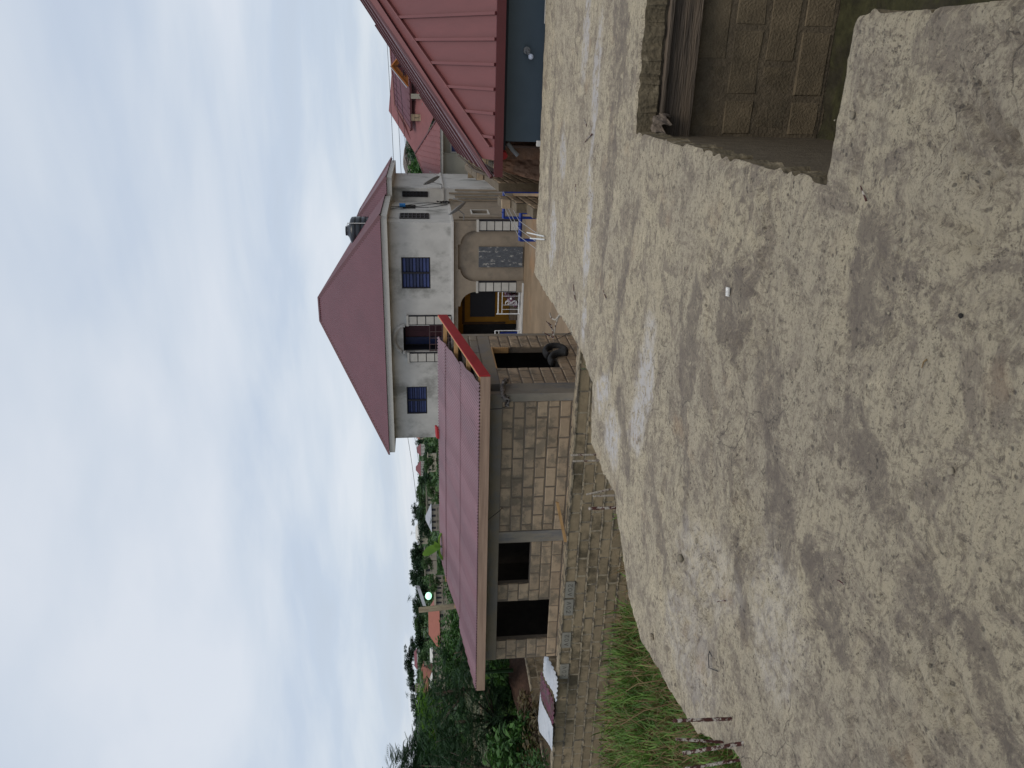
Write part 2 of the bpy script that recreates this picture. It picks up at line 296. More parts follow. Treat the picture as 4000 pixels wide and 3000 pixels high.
# slab: cast concrete with dirt, damp and trowel marks, plus hollow shade put into its colour
def slabmat():
    m = bpy.data.materials.new('cast_slab_concrete'); m.use_nodes = True; t = m.node_tree; N = t.nodes.new; L = t.links.new
    b = t.nodes['Principled BSDF']; b.inputs['Specular IOR Level'].default_value = 0.35
    tc = N('ShaderNodeTexCoord'); P = tc.outputs['Object']
    def noise(scale, det=6, rough=0.6, dist=0.0, vec=None, stretch=None, rot=0):
        n = N('ShaderNodeTexNoise'); n.inputs['Scale'].default_value = scale; n.inputs['Detail'].default_value = det
        n.inputs['Roughness'].default_value = rough; n.inputs['Distortion'].default_value = dist
        if stretch:
            mp = N('ShaderNodeMapping'); mp.inputs['Scale'].default_value = stretch; mp.inputs['Rotation'].default_value = (0, 0, rot); L(P, mp.inputs[0]); L(mp.outputs[0], n.inputs['Vector'])
        else: L(P, n.inputs['Vector'])
        return n.outputs[0]
    def mr(v, a, c, o0=0., o1=1.):
        r = N('ShaderNodeMapRange'); r.interpolation_type = 'SMOOTHSTEP'
        r.inputs[1].default_value = a; r.inputs[2].default_value = c; r.inputs[3].default_value = o0; r.inputs[4].default_value = o1
        L(v, r.inputs[0]); return r.outputs[0]
    def mix(f, A, B):
        x = N('ShaderNodeMix'); x.data_type = 'RGBA'
        if hasattr(f, 'links'): L(f, x.inputs[0])
        else: x.inputs[0].default_value = f
        for i, q in ((6, A), (7, B)):
            if hasattr(q, 'links'): L(q, x.inputs[i])
            else: x.inputs[i].default_value = (*q, 1)
        return x.outputs[2]
    def math_(op, A, B):
        x = N('ShaderNodeMath'); x.operation = op
        for i, q in ((0, A), (1, B)):
            if hasattr(q, 'links'): L(q, x.inputs[i])
            else: x.inputs[i].default_value = q
        return x.outputs[0]
    wet = N('ShaderNodeAttribute'); wet.attribute_name = 'wet'
    stn = N('ShaderNodeAttribute'); stn.attribute_name = 'stain_shade'
    c = mix(mr(noise(0.9, 5), 0.38, 0.62), (0.560, 0.475, 0.330), (0.490, 0.418, 0.305))
    c = mix(mr(noise(3.5, 10, 0.80, 0.6), 0.48, 0.58), c, (0.320, 0.265, 0.200))
    c = mix(mr(noise(1.6, 7, 0.7, 0.3), 0.56, 0.70), c, (0.640, 0.545, 0.380))
    c = mix(math_('MULTIPLY', mr(noise(13, 7, 0.8, 0.8), 0.50, 0.62), 0.72), c, (0.185, 0.148, 0.108))
    c = mix(math_('MULTIPLY', mr(noise(36, 5, 0.75, 0.5), 0.54, 0.64), 0.7), c, (0.095, 0.076, 0.060))  # dark specks put the micro-shade of hollows into the colour
    c = mix(math_('MULTIPLY', mr(noise(22, 5, 0.75, 0.5), 0.55, 0.66), 0.65), c, (0.60, 0.515, 0.365))
    stc = noise(4.5, 6, 0.7, 0.5, stretch=(0.8, 8, 1), rot=0.32)
    c = mix(math_('MULTIPLY', mr(stc, 0.50, 0.64), 0.45), c, (0.300, 0.245, 0.190))
    sta = noise(3.2, 6, 0.7, 0.5, stretch=(7, 0.9, 1), rot=0.25)
    c = mix(math_('MULTIPLY', mr(sta, 0.54, 0.66), 0.35), c, (0.56, 0.475, 0.335))
    c = mix(math_('MULTIPLY', mr(noise(70, 4, 0.8, 0.3), 0.54, 0.62), 0.50), c, (0.17, 0.135, 0.10))
    # orange tint
    c = mix(math_('MULTIPLY', mr(noise(2.1, 3), 0.60, 0.74), 0.35), c, (0.46, 0.31, 0.19))
    # stains, with trowel groove shade in the same mask
    sn = mr(math_('ADD', stn.outputs['Fac'], math_('MULTIPLY', math_('SUBTRACT', noise(8, 9, 0.8, 0.6), 0.5), 3.4)), 0.50, 1.15)
    sn = math_('MULTIPLY', sn, mr(stn.outputs['Fac'], 0.05, 0.3))
    c = mix(math_('MULTIPLY', sn, 0.72), c, (0.180, 0.145, 0.118))
    # wet / smooth cement skin
    wn = math_('MULTIPLY', wet.outputs['Fac'], mr(noise(11, 8, 0.78, 0.6), 0.40, 0.56, 0.10, 1.0))
    c = mix(math_('MULTIPLY', wn, 0.9), c, (0.36, 0.335, 0.315))
    # pits, their shade put into the colour as well as the relief
    vo = N('ShaderNodeTexVoronoi'); vo.inputs['Scale'].default_value = 26; L(P, vo.inputs['Vector'])
    pit = mr(vo.outputs['Distance'], 0.10, 0.24, 1.0, 0.0)
    pm = math_('MULTIPLY', pit, mr(noise(5, 2), 0.50, 0.58))
    vo2 = N('ShaderNodeTexVoronoi'); vo2.inputs['Scale'].default_value = 70; L(P, vo2.inputs['Vector'])
    pm2 = math_('MULTIPLY', mr(vo2.outputs['Distance'], 0.12, 0.26, 1.0, 0.0), mr(noise(3, 3), 0.48, 0.60))
    c = mix(math_('MULTIPLY', pm, 0.6), c, (0.075, 0.062, 0.05))
    c = mix(math_('MULTIPLY', pm2, 0.55), c, (0.085, 0.070, 0.055))
    # fine cracks
    vc = N('ShaderNodeTexVoronoi'); vc.feature = 'DISTANCE_TO_EDGE'; vc.inputs['Scale'].default_value = 1.6
    nd = N('ShaderNodeTexNoise'); nd.inputs['Scale'].default_value = 2.5; nd.inputs['Detail'].default_value = 6; L(P, nd.inputs['Vector'])
    va = N('ShaderNodeVectorMath'); va.operation = 'MULTIPLY_ADD'; L(nd.outputs['Color'], va.inputs[0]); va.inputs[1].default_value = (0.55, 0.55, 0); L(P, va.inputs[2])
    L(va.outputs[0], vc.inputs['Vector'])
    ck = math_('MULTIPLY', mr(vc.outputs['Distance'], 0.0, 0.006, 1.0, 0.0), mr(noise(0.8, 2), 0.50, 0.60))
    c = mix(math_('MULTIPLY', ck, 0.5), c, (0.07, 0.055, 0.045))
    L(c, b.inputs['Base Color'])
    ro = math_('SUBTRACT', 0.92, math_('MULTIPLY', wn, 0.62)); L(ro, b.inputs['Roughness'])
    # relief
    st = noise(5.5, 4, 0.6, 0.4, stretch=(0.7, 9, 1), rot=0.35)
    h = math_('MULTIPLY', noise(16, 9, 0.80), 1.15)
    h = math_('ADD', h, math_('MULTIPLY', st, 0.35))
    h = math_('ADD', h, math_('MULTIPLY', noise(60, 4, 0.7), 0.22))
    h = math_('SUBTRACT', h, math_('MULTIPLY', pm, 0.5))
    h = math_('SUBTRACT', h, math_('MULTIPLY', pm2, 0.3))
    h = math_('SUBTRACT', h, math_('MULTIPLY', ck, 0.3))
    bu = N('ShaderNodeBump'); bu.inputs['Distance'].default_value = 0.035
    L(math_('SUBTRACT', 1.0, math_('MULTIPLY', wn, 0.75)), bu.inputs['Strength'])
    L(h, bu.inputs['Height']); L(bu.outputs[0], b.inputs['Normal'])
    return m
M['slab'] = slabmat()
M['slab_edge'] = mat('damp_cast_edge', (0.135, 0.108, 0.068), var=0.35, scale=9, bump=0.9, bscale=30, col2=(0.26, 0.215, 0.145), c2f=(0.55, 0.68), c2s=6, coord='World')

# ------------------------------------------------------------------ terrain
def sstep(x, a, b):
    t = np.clip((x-a)/(b-a), 0, 1); return t*t*(3-2*t)
cy, sy = math.cos(YAW), math.sin(YAW)
def hill_z(X, Y):
    X = np.asarray(X, float); Y = np.asarray(Y, float)
    fx = -sy*X + cy*Y; rx = cy*X + sy*Y            # forward and rightward distance
    d = np.sqrt(X*X+Y*Y)
    z = -3.0 + 0*d
    bank = sstep(-X, 17.5, 20.5)*1.3 + sstep(-X, 22, 40)*1.0
    z = z + bank*sstep(45-d, 0, 8)*(d < 60)
    far = np.interp(d, [0, 48, 75, 100, 150, 220, 300, 380, 500, 900], [-3, -3, -1.2, -0.7, 0.2, 1.8, 3.8, 5.0, 5.0, 3])
    k = sstep(d, 46, 60)
    azi = rx/np.maximum(fx, 1)
    lift = 1 + 0.45*sstep(-azi, 0.18, 0.36)*sstep(0.50+azi, 0, 0.08) - 0.25*sstep(-azi, 0.42, 0.52)
    fz = np.where(far > 0, far*lift, far)
    fz = fz + (fbm(X/28.0, Y/28.0, 5)-0.5)*2.0*sstep(d, 90, 200)
    return z*(1-k) + fz*k + (fbm(X/3.0, Y/3.0, 9)-0.5)*0.12
def grid_patch(name, xs, ys, zf, m, hole=None):
    X, Y = np.meshgrid(xs, ys); Z = zf(X, Y)
    V = np.stack([X.ravel(), Y.ravel(), Z.ravel()], 1); nx = len(xs)
    Fc = []
    for j in range(len(ys)-1):
        for i in range(nx-1):
            if hole and hole(0.5*(xs[i]+xs[i+1]), 0.5*(ys[j]+ys[j+1])): continue
            Fc.append((j*nx+i, j*nx+i+1, (j+1)*nx+i+1, (j+1)*nx+i))
    return obj(name, V.tolist(), Fc, m, smooth=True)
near = lambda x, y: -60 < x < 30 and -20 < y < 60
xs = sorted(set(list(np.linspace(-1200, -200, 26)) + list(np.linspace(-200, -60, 29)) + list(np.arange(-60, 31, 7.5)) + list(np.linspace(30, 300, 37)) + list(np.linspace(300, 1000, 15))))
ys = sorted(set(list(np.linspace(-600, -20, 12)) + list(np.arange(-20, 61, 8)) + list(np.linspace(60, 420, 60)) + list(np.linspace(420, 1400, 20))))
g = grid_patch('hills', np.array(xs), np.array(ys), lambda X, Y: hill_z(X, Y), M['hill'], near); tag(g, kind='structure')
g = grid_patch('ground', np.linspace(-60, 30, 181), np.linspace(-20, 60, 161), lambda X, Y: hill_z(X, Y), M['soil'], lambda x, y: x < -17.4 or -17.4 < x < -4 and y < 13.4)
tag(g, kind='structure')
g = grid_patch('weedy_ground', np.linspace(-60, 30, 181), np.linspace(-20, 60, 161), lambda X, Y: hill_z(X, Y), M['green_ground'], lambda x, y: not (x < -17.4 or -17.4 < x < -4 and y < 13.4))
tag(g, kind='structure')

# ------------------------------------------------------------------ the slab
EDGE = [(-2.66, 10.2), (-2.68, 9.15), (-2.61, 7.99), (-2.58, 7.06), (-2.66, 6.68), (-2.71, 6.35), (-3.25, 6.22), (-3.31, 5.76), (-3.25, 5.3),
        (-3.42, 5.14), (-3.66, 4.81), (-3.85, 4.49), (-3.90, 4.24), (-3.76, 3.67), (-3.61, 3.17), (-3.40, 2.90), (-3.34, 2.84), (-3.22, 2.72), (-3.22, 2.6), (-3.3, 1.0), (-3.4, -2.0)]
HOLE = dict(x0=-0.42, y0=2.84, y1=5.66, x1=0.2, xr=2.2)
def in_slab(X, Y, q=0.0):
    ey = np.array([p[1] for p in EDGE])[::-1]; ex = np.array([p[0] for p in EDGE])[::-1]
    left = np.interp(Y, ey, ex)
    jag = (fbm(X*4, Y*4, 3)-0.5)*0.05 + (vnoise(X*19, Y*19, 8)-0.5)*0.034
    inside = (X > left+jag) & (Y < 10.24+jag)
    xl = -0.42+(5.66-Y)*0.012
    h = ((X > xl+jag*0.8) & (X < HOLE['xr']) & (Y > 2.84+jag*0.5) & (Y < 5.66+jag*0.6)) | ((X > 0.2+jag*0.6) & (X < HOLE['xr']) & (Y <= 2.86) & (Y > 0.4))
    return inside & ~h
def fan(X, Y):
    g = 0
    for (cx_, cy_, r0, r1, a0, a1, sd_, fq) in ((-0.95, 2.95, .12, .95, 0.3, 2.6, 61, 13), (-1.75, 2.70, .15, .85, 1.4, 3.6, 62, 12), (-0.35, 1.55, .25, 1.1, .3, 2.2, 63, 10), (-2.55, 3.0, .2, 1.2, 1.1, 3.0, 64, 11), (-1.9, 1.2, .2, .8, .6, 2.4, 65, 9)):
        dx_, dy_ = X-cx_, Y-cy_; r_ = np.sqrt(dx_*dx_+dy_*dy_); th_ = np.arctan2(dy_, dx_) + 0.25*(fbm(X*2.5, Y*2.5, sd_)-0.5)
        m_ = sstep(r_, r0, r0+.15)*sstep(-r_, -r1, -r1*.6)*sstep(th_, a0, a0+.35)*sstep(-th_, -a1, -a1+.35)
        g = g + m_*np.abs(vnoise(th_*fq*1.6, r_*2.2, sd_)*2-1)**0.8
    return g
def bump_h(X, Y):
    h = (fbm(X*0.9, Y*0.9, 1)-0.5)*0.035 + (fbm(X*6, Y*6, 2)-0.5)*0.014
    # trowel and screed ridges
    ph = (Y*0.93 + X*0.36)
    h += (vnoise(ph*11, (X*0.93-Y*0.36)*1.1, 21)-0.5)*0.010*(0.3+fbm(X*0.5, Y*0.5, 30))
    h += (fan(X, Y)-0.3)*0.030*(fan(X, Y) > 0)
    return h
st = 0.0205
gx = np.arange(-4.25, 5.2, st); gy = np.arange(-0.4, 10.5, st)
X, Y = np.meshgrid(gx, gy)
cellX, cellY = np.meshgrid(gx[:-1]+st/2, gy[:-1]+st/2)
keep = in_slab(cellX, cellY)
Z = bump_h(X, Y)
idx = -np.ones(X.shape, dtype=np.int64)
used = np.zeros(X.shape, bool)
used[:-1, :-1] |= keep; used[1:, :-1] |= keep; used[:-1, 1:] |= keep; used[1:, 1:] |= keep
idx[used] = np.arange(used.sum())
full = np.zeros(X.shape, bool)
k4 = np.zeros(X.shape, int); k4[:-1, :-1] += keep; k4[1:, :-1] += keep; k4[:-1, 1:] += keep; k4[1:, 1:] += keep
bd = used & (k4 < 4)
# smooth the stepped outline
PX, PY = X.copy(), Y.copy()
for it in range(2):
    AX = np.zeros_like(PX); AY = np.zeros_like(PY); C = np.zeros_like(PX)
    for dyx in ((0, 1), (0, -1), (1, 0), (-1, 0)):
        s = np.roll(bd, dyx, (0, 1)); AX += np.roll(PX, dyx, (0, 1))*s; AY += np.roll(PY, dyx, (0, 1))*s; C += s
    ok = bd & (C > 0)
    PX[ok] = 0.5*PX[ok]+0.5*(AX[ok]/C[ok]); PY[ok] = 0.5*PY[ok]+0.5*(AY[ok]/C[ok])
Z[bd] -= 0.006+0.014*vnoise(X[bd]*20, Y[bd]*20, 5)
V = np.stack([PX[used], PY[used], Z[used]], 1)
jj, ii = np.nonzero(keep)
Q = np.stack([idx[jj, ii], idx[jj, ii+1], idx[jj+1, ii+1], idx[jj+1, ii]], 1)
# skirt
kp = np.pad(keep, 1)
sk = []
nb = len(V); low = {}
Vl = V.tolist()
def lowv(i):
    if i not in low:
        v = Vl[i]; low[i] = len(Vl); Vl.append([v[0]+random.uniform(-.012, .012), v[1]+random.uniform(-.012, .012), -0.15])
    return low[i]
for j, i in zip(jj, ii):
    if not kp[j, i+1]: a, b2 = idx[j, i], idx[j, i+1]; sk.append((a, lowv(a), lowv(b2), b2))
    if not kp[j+2, i+1]: a, b2 = idx[j+1, i+1], idx[j+1, i]; sk.append((a, lowv(a), lowv(b2), b2))
    if not kp[j+1, i]: a, b2 = idx[j+1, i], idx[j, i]; sk.append((a, lowv(a), lowv(b2), b2))
    if not kp[j+1, i+2]: a, b2 = idx[j, i+1], idx[j+1, i+1]; sk.append((a, lowv(a), lowv(b2), b2))
dupv = {}
def dv(i):
    if i not in dupv:
        v = Vl[i]; dupv[i] = len(Vl); Vl.append([v[0], v[1], v[2]])
    return dupv[i]
sk = [(dv(a), lo1, lo2, dv(b2)) for (a, lo1, lo2, b2) in sk]
me = bpy.data.meshes.new('floor_slab')
me.from_pydata(Vl, [], Q.tolist()+sk); me.update()
nQ = len(Q)
sm_ = np.zeros(len(me.polygons), bool); sm_[:nQ] = True; me.polygons.foreach_set('use_smooth', sm_)
me.materials.append(M['slab']); me.materials.append(M['slab_edge'])
mi_ = np.ones(len(me.polygons), np.int32); mi_[:nQ] = 0; me.polygons.foreach_set('material_index', mi_)
def blob(x, y, cx, cyy, rx, ry, ang=0, k=0.45, seed=0):
    c, s = math.cos(ang), math.sin(ang); u = (x-cx)*c+(y-cyy)*s; v = -(x-cx)*s+(y-cyy)*c
    r = np.sqrt((u/rx)**2+(v/ry)**2) + (fbm(x*3.2+seed, y*3.2, 40+seed)-0.5)*1.1 + (fbm(x*14, y*14, 50)-0.5)*0.45
    return 1-sstep(r, 1-k, 1+k*0.4)
va = np.array(Vl); vx, vy = va[:, 0], va[:, 1]
wet = np.zeros(len(va))
for a in [(-2.12, 4.84, .50, .22, -.15), (-2.62, 5.95, .34, .20, -.9), (-2.85, 5.5, .25, .30, 0), (-0.3, 7.05, .8, .13, 0), (-1.5, 6.98, .65, .15, 0), (-2.2, 6.9, .25, .16, 0),
          (-2.62, 3.45, .28, .5, .5), (-1.9, 8.9, .4, .25, 0), (-0.9, 8.5, .4, .2, .1), (-3.2, 3.4, .35, .5, .2), (0.3, 7.6, .5, .15, 0), (-2.3, 2.6, .35, .3, .4)]:
    wet = np.maximum(wet, blob(vx, vy, *a, seed=int(a[0]*10) % 7)*(0.38 if a[1] < 4 else 1.0))
stain_shade = np.zeros(len(va))
for a in [(-1.35, 3.0, .45, .22, .3), (-1.7, 2.75, .5, .16, .5), (-1.15, 3.45, .35, .3, 0), (-2.3, 3.0, .5, .12, .6), (-1.4, 4.0, .8, .14, .1), (-2.1, 3.9, .9, .08, .4), (-0.9, 6.3, 1.2, .2, 0), (-1.25, 2.2, .25, .12, .9),
          (-1.45, 1.75, .22, .08, 1.2), (-1.9, 2.25, .3, .1, 1.1), (0.2, 6.3, .9, .25, .1), (-0.7, 2.4, .35, .18, .2), (-2.6, 5.2, .5, .12, .8), (-1.6, 5.6, .9, .15, -.2), (-1.0, 9.3, 1.4, .18, 0), (-2.75, 4.3, .5, .1, .9), (-1.55, 1.45, .3, .08, .9)]:
    stain_shade = np.maximum(stain_shade, blob(vx, vy, *a, seed=3+int(abs(a[1])*10) % 9))
fg = fan(vx, vy); stain_shade = np.maximum(stain_shade, np.where(fg > 0, np.clip((0.40-fg)*3.5, 0, 1)*np.clip(fg*30, 0, 1)*0.65, 0))  # groove bottoms darkened: their shade goes into the colour mask
for nme, arr in (('wet', wet), ('stain_shade', stain_shade)):
    at_ = me.attributes.new(nme, 'FLOAT', 'POINT'); at_.data.foreach_set('value', arr.astype(np.float32))
slab = link(bpy.data.objects.new('floor_slab', me)); tag(slab, kind='structure')
# body under the slab: underside and back part behind the camera
b = MB().box(-3.2, 5.1, -2.0, -0.42, -0.15, 0.0); g = b.build('rear_slab', M['slab']); tag(g, kind='structure')

# ------------------------------------------------------------------ block walls
BL = {}
def block_mesh(key, lx, lz, dy, m):
    k = (key, round(lx, 2), round(lz, 2), round(dy, 2), random.randint(0, 3))
    if k in BL: return BL[k]
    # front face at y=0 facing -y, body to +y; slightly irregular chamfered face
    rr = random.Random(hash(k) & 0xffff)
    c = 0.012
    def j(s): return rr.uniform(-s, s)
    V = []
    for (x, z) in ((0, 0), (lx, 0), (lx, lz), (0, lz)): V.append((x+j(.004), dy, z+j(.004)))
    mid = [(0, 0), (lx*.5, 0), (lx, 0), (lx, lz), (lx*.5, lz), (0, lz)]
    for (x, z) in mid: V.append((x+j(.006), c, z+j(.006)))
    for (x, z) in mid:
        V.append((min(max(x, c*1.4), lx-c*1.4)+j(.004), j(.003), min(max(z, c*1.4), lz-c*1.4)+j(.004)))
    Fc = [(3, 2, 1, 0), (0, 1, 6, 5, 4), (1, 2, 7, 6), (2, 3, 9, 8, 7), (3, 0, 4, 9)]
    for i in range(6):
        i2 = (i+1) % 6; Fc.append((4+i, 4+i2, 10+i2, 10+i))
    Fc.append((10, 11, 14, 15)); Fc.append((11, 12, 13, 14))
    me = mesh('block', V, Fc, m); BL[k] = me; return me
def place_block(me, O, U, u, z, parent, off=0.0):
    """O wall origin, U unit along the wall (viewed from the front left->right), front normal = -(Z x U)"""
    o = bpy.data.objects.new('block', me)
    n = Vector((0, 0, 1)).cross(U)
    mt = Matrix(((U.x, n.x, 0, 0), (U.y, n.y, 0, 0), (0, 0, 1, 0), (0, 0, 0, 1)))
    p = O + U*u + Vector((0, 0, z)) + n*off
    mt.translation = p
    o.matrix_local = mt; link(o, parent); return o
def block_wall(parent, O, U, length, z0, ncourse, ch, bl, gap, openings, mb, mm, key, phase=0.0, thick=0.15, depth=0.05, proud=0.012, topf=None, ragged=0.0, style=None):
    """mortar core with individual blocks standing proud of it"""
    O = Vector(O); U = Vector(U).normalized(); n = Vector((0, 0, 1)).cross(U)
    H = ncourse*ch
    core = MB()
    us = sorted(set([0, length]+[v for o in openings for v in (max(0, o[0]), min(length, o[1]))]))
    zs = sorted(set([z0, z0+H]+[v for o in openings for v in (max(z0, o[2]), min(z0+H, o[3]))]))
    if topf is not None and not openings: us = sorted(set(us+[length*i/24 for i in range(25)]))
    for a, c in zip(us[:-1], us[1:]):
        for d, e2 in zip(zs[:-1], zs[1:]):
            um, zm = (a+c)/2, (d+e2)/2
            if any(o[0] < um < o[1] and o[2] < zm < o[3] for o in openings): continue
            zt = e2 if topf is None else min(e2, z0+math.floor((topf(um)-z0)/ch+0.4)*ch-0.006)
            if zt > d: core.obox(O+U*a+Vector((0, 0, d)), U*(c-a), n*thick, Vector((0, 0, zt-d)))
    if ragged:
        rr = random.Random(5)
        for r in range(1, ncourse+1):
            u = 0
            while u < length:
                s = rr.uniform(.04, .16); zz = z0+r*ch-gap*0.5
                if rr.random() < 0.72 and not any(o[0] < u < o[1] and o[2] < zz < o[3] for o in openings):
                    h1 = rr.uniform(.010, .026); pr = rr.uniform(.012, ragged)
                    core.obox(O+U*u+Vector((0, 0, zz-h1*.5+rr.uniform(-.006, .006)))-n*pr, U*s, n*pr, Vector((0, 0, h1)))
                u += s
    core.build('mortar', mm, parent)
    cnt = 0
    for r in range(ncourse):
        u = -((r*0.5+phase) % 1.0)*(bl)
        z = z0+r*ch
        while u < length:
            a, c = max(u, 0), min(u+bl, length); u += bl
            segs = [(a+gap/2, c-gap/2)]
            for o in openings:
                if o[2] < z+ch*0.5 < o[3]:
                    ns = []
                    for s0, s1 in segs:
                        if o[1] <= s0 or o[0] >= s1: ns.append((s0, s1)); continue
                        if o[0] > s0: ns.append((s0, o[0]))
                        if o[1] < s1: ns.append((o[1], s1))
                    segs = ns
            for s0, s1 in segs:
                if s1-s0 < 0.05: continue
                if topf is not None and z+ch*0.6 > topf((s0+s1)/2): continue
                lx = round(s1-s0, 2)
                me = block_mesh(key, lx, ch-gap, depth, mb)
                place_block(me, O, U, s0, z+gap/2, parent, off=-proud+random.uniform(-.004, .004)); cnt += 1
                if ragged and random.random() < 0.8:
                    pass
    return cnt

X1 = Vector((1, 0, 0)); Y1 = Vector((0, 1, 0))
# ---- pit under the hole in the slab
pit = thing('stairwell_pit', 'sunken block-lined pit showing through the square hole in the concrete slab', 'pit', (0.9, 4.2, -1.45))
pw = bpy.data.objects.new('pit_wall', None); link(pw, pit); pw.matrix_parent_inverse = Matrix.Translation((-0.9, -4.2, 1.45))
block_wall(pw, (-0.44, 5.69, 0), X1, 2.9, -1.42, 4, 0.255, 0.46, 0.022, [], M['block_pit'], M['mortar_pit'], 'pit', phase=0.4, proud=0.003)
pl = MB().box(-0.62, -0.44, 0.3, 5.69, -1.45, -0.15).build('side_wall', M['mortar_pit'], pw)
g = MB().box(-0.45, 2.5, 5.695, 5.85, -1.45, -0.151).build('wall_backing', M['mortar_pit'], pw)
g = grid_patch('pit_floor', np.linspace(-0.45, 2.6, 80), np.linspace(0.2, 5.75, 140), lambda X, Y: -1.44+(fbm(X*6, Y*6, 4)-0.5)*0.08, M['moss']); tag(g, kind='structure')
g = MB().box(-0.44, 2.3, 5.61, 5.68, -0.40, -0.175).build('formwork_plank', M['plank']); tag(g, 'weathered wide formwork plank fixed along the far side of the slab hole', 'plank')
g = MB().box(-0.40, 2.3, 5.585, 5.609, -0.19, -0.168).build('timber_batten', M['plank']); tag(g, 'thin pale timber batten along the top of the plank inside the slab hole', 'batten')
rr = random.Random(3)
Vv = []; Fv = []
# crumpled dry leaf
nu, nv = 14, 9
for i in range(nu):
    for j in range(nv):
        u = i/(nu-1)*2-1; v = j/(nv-1)*2-1
        wd = 0.045*math.sqrt(max(0, 1-abs(u)**2.2))
        Vv.append((u*0.11*0.55, v*wd + 0.012*math.sin(u*7+v*3), 0.05*(1-abs(v))*(1-u*u)+0.02*math.sin(u*9)*v+rr.uniform(-.004, .004)))
for i in range(nu-1):
    for j in range(nv-1): Fv.append((i*nv+j, (i+1)*nv+j, (i+1)*nv+j+1, i*nv+j+1))
o = obj('crumpled_leaf', Vv, Fv, M['dead_leaf'], smooth=True); o.location = (-0.36, 5.57, -0.165); o.rotation_euler = (0.5, 0.5, 0.3); o.scale = (1.5, 1.5, 1.6)
tag(o, 'crumpled dry brown leaf lying on the plank at the corner of the slab hole', 'leaf')
# retaining side of the slab on the open side
lw = thing('lower_wall', 'plain block wall carrying the left edge of the concrete slab', 'wall', (-2.5, 5, -3))
MB().box(-0.35, 0.0, -3, 5.0, -0.2, 2.85).build('wall_core', M['mortar_old'], lw)

# ---- boundary wall along the front of the shed
bw = thing('boundary_wall', 'long weathered block wall with lumpy mortar running below the grey block shed', 'wall')
wv = bpy.data.objects.new('wall_face', None); link(wv, bw)
block_wall(wv, (-17.5, 13.60, 0), X1, 12.65, -3.42, 8, 0.242, 0.475, 0.022, [], M['block_old'], M['mortar_old'], 'old', phase=0.2, thick=0.23, proud=0.006, ragged=0.028)
cop = MB()
u = -17.5
while u < -4.85:
    s = random.uniform(.08, .3); u2 = min(u+s, -4.84)
    cop.box(u, u2, 13.585-random.uniform(0, .015), 13.84, -1.486, -1.468+random.uniform(0, .012)); u = u2
cop.build('mortar_coping', M['mortar_old'], bw)
# stamped blocks: grey plaster faces with scratched letters
def strokes(ch):
    return {'A': [[(0, 0), (.5, 1), (1, 0)], [(.62, .35), (.72, .62)]], 'O': [[(.5+.5*math.cos(t), .5+.5*math.sin(t)) for t in np.linspace(0, 2*math.pi, 13)]],
            '2': [[(0, .75), (.25, 1), (.7, .95), (.85, .65), (.1, .1), (.0, 0), (.9, .05)]]}[ch]
def stamped(x0, flip, faint=False, w_=0.44):
    z0, z1 = -1.705, -1.50
    p = MB().box(x0, x0+w_, 13.565, 13.60, z0, z1).build('stamped_block', M['stamp'], bw)
    mb = MB(); cx, cz = x0+w_/2, (z0+z1)/2
    for k, chh in enumerate('AO2'):
        for sk_ in strokes(chh):
            pts = []
            for (a, c) in sk_:
                lx = -0.16+k*0.125+a*0.075; lz = -0.05+c*0.095
                if flip: lx, lz = -lx, -lz
                pts.append((cx+lx, 13.564, cz+lz))
            for q, r2 in zip(pts[:-1], pts[1:]): mb.tube([q, r2], 0.0045 if not faint else 0.003, 5)
    mb.build('lettering', M['groove'], p)
stamped(-11.03, False); stamped(-11.52, True); stamped(-12.46, False); stamped(-13.40, True, True)

# ---- side boundary wall at the left
sw = thing('side_boundary_wall', 'low block wall running back into the weeds left of the shed', 'wall')
sv = bpy.data.objects.new('wall_face', None); link(sv, sw)
block_wall(sv, (-17.35, 13.9, 0), Y1, 9.0, -3.2, 7, 0.242, 0.475, 0.024, [], M['block_old'], M['mortar_old'], 'old', thick=0.15, proud=0.006)
MB().box(-17.52, -17.33, 13.9, 22.9, -1.506, -1.47).build('mortar_coping', M['mortar_old'], sw)

# ---- loose sheets on the boundary wall
def loose_sheet(name, poly, z, m, label, cat='roofing sheet', ridge=0.02, bulge=0.0, dirv=(0.35, 1)):
    P = [Vector((p[0], p[1], 0)) for p in poly]
    bmx = bmesh.new(); vs = [bmx.verts.new((p.x, p.y, 0)) for p in P]; f = bmx.faces.new(vs)
    bmesh.ops.triangulate(bmx, faces=bmx.faces[:])
    bmesh.ops.subdivide_edges(bmx, edges=bmx.edges[:], cuts=14, use_grid_fill=True)
    bmesh.ops.triangulate(bmx, faces=bmx.faces[:])
    d = Vector((dirv[0], dirv[1], 0)).normalized(); pp = Vector((-d.y, d.x, 0))
    c = sum(P, Vector())/len(P)
    for v in bmx.verts:
        t = (v.co-c).dot(pp); q = (v.co-c).dot(d)
        v.co.z = z + ridge*math.sin(t*2*math.pi/0.14) + bulge*math.cos(q*1.6) + 0.03*math.sin(q*3+t)
    bmesh.ops.solidify(bmx, geom=bmx.faces[:], thickness=0.006)
    me = bpy.data.meshes.new(name); bmx.to_mesh(me); bmx.free(); me.materials.append(m)
    for p in me.polygons: p.use_smooth = False
    o = link(bpy.data.objects.new(name, me)); tag(o, label, cat, 'loose roofing sheets on the boundary wall'); return o
loose_sheet('roofing_sheet', [(-13.94, 14.93), (-13.56, 14.48), (-13.23, 13.3), (-13.86, 13.32), (-14.52, 14.94)], -1.40, M['white_sheet'], 'ragged white corrugated sheet nearest the shed on the boundary wall')
loose_sheet('roofing_sheet', [(-14.60, 15.08), (-14.30, 14.24), (-14.0, 13.35), (-14.70, 13.35), (-15.24, 15.02)], -1.36, M['maroon_sheet'], 'maroon corrugated sheet lying between two white sheets on the wall')
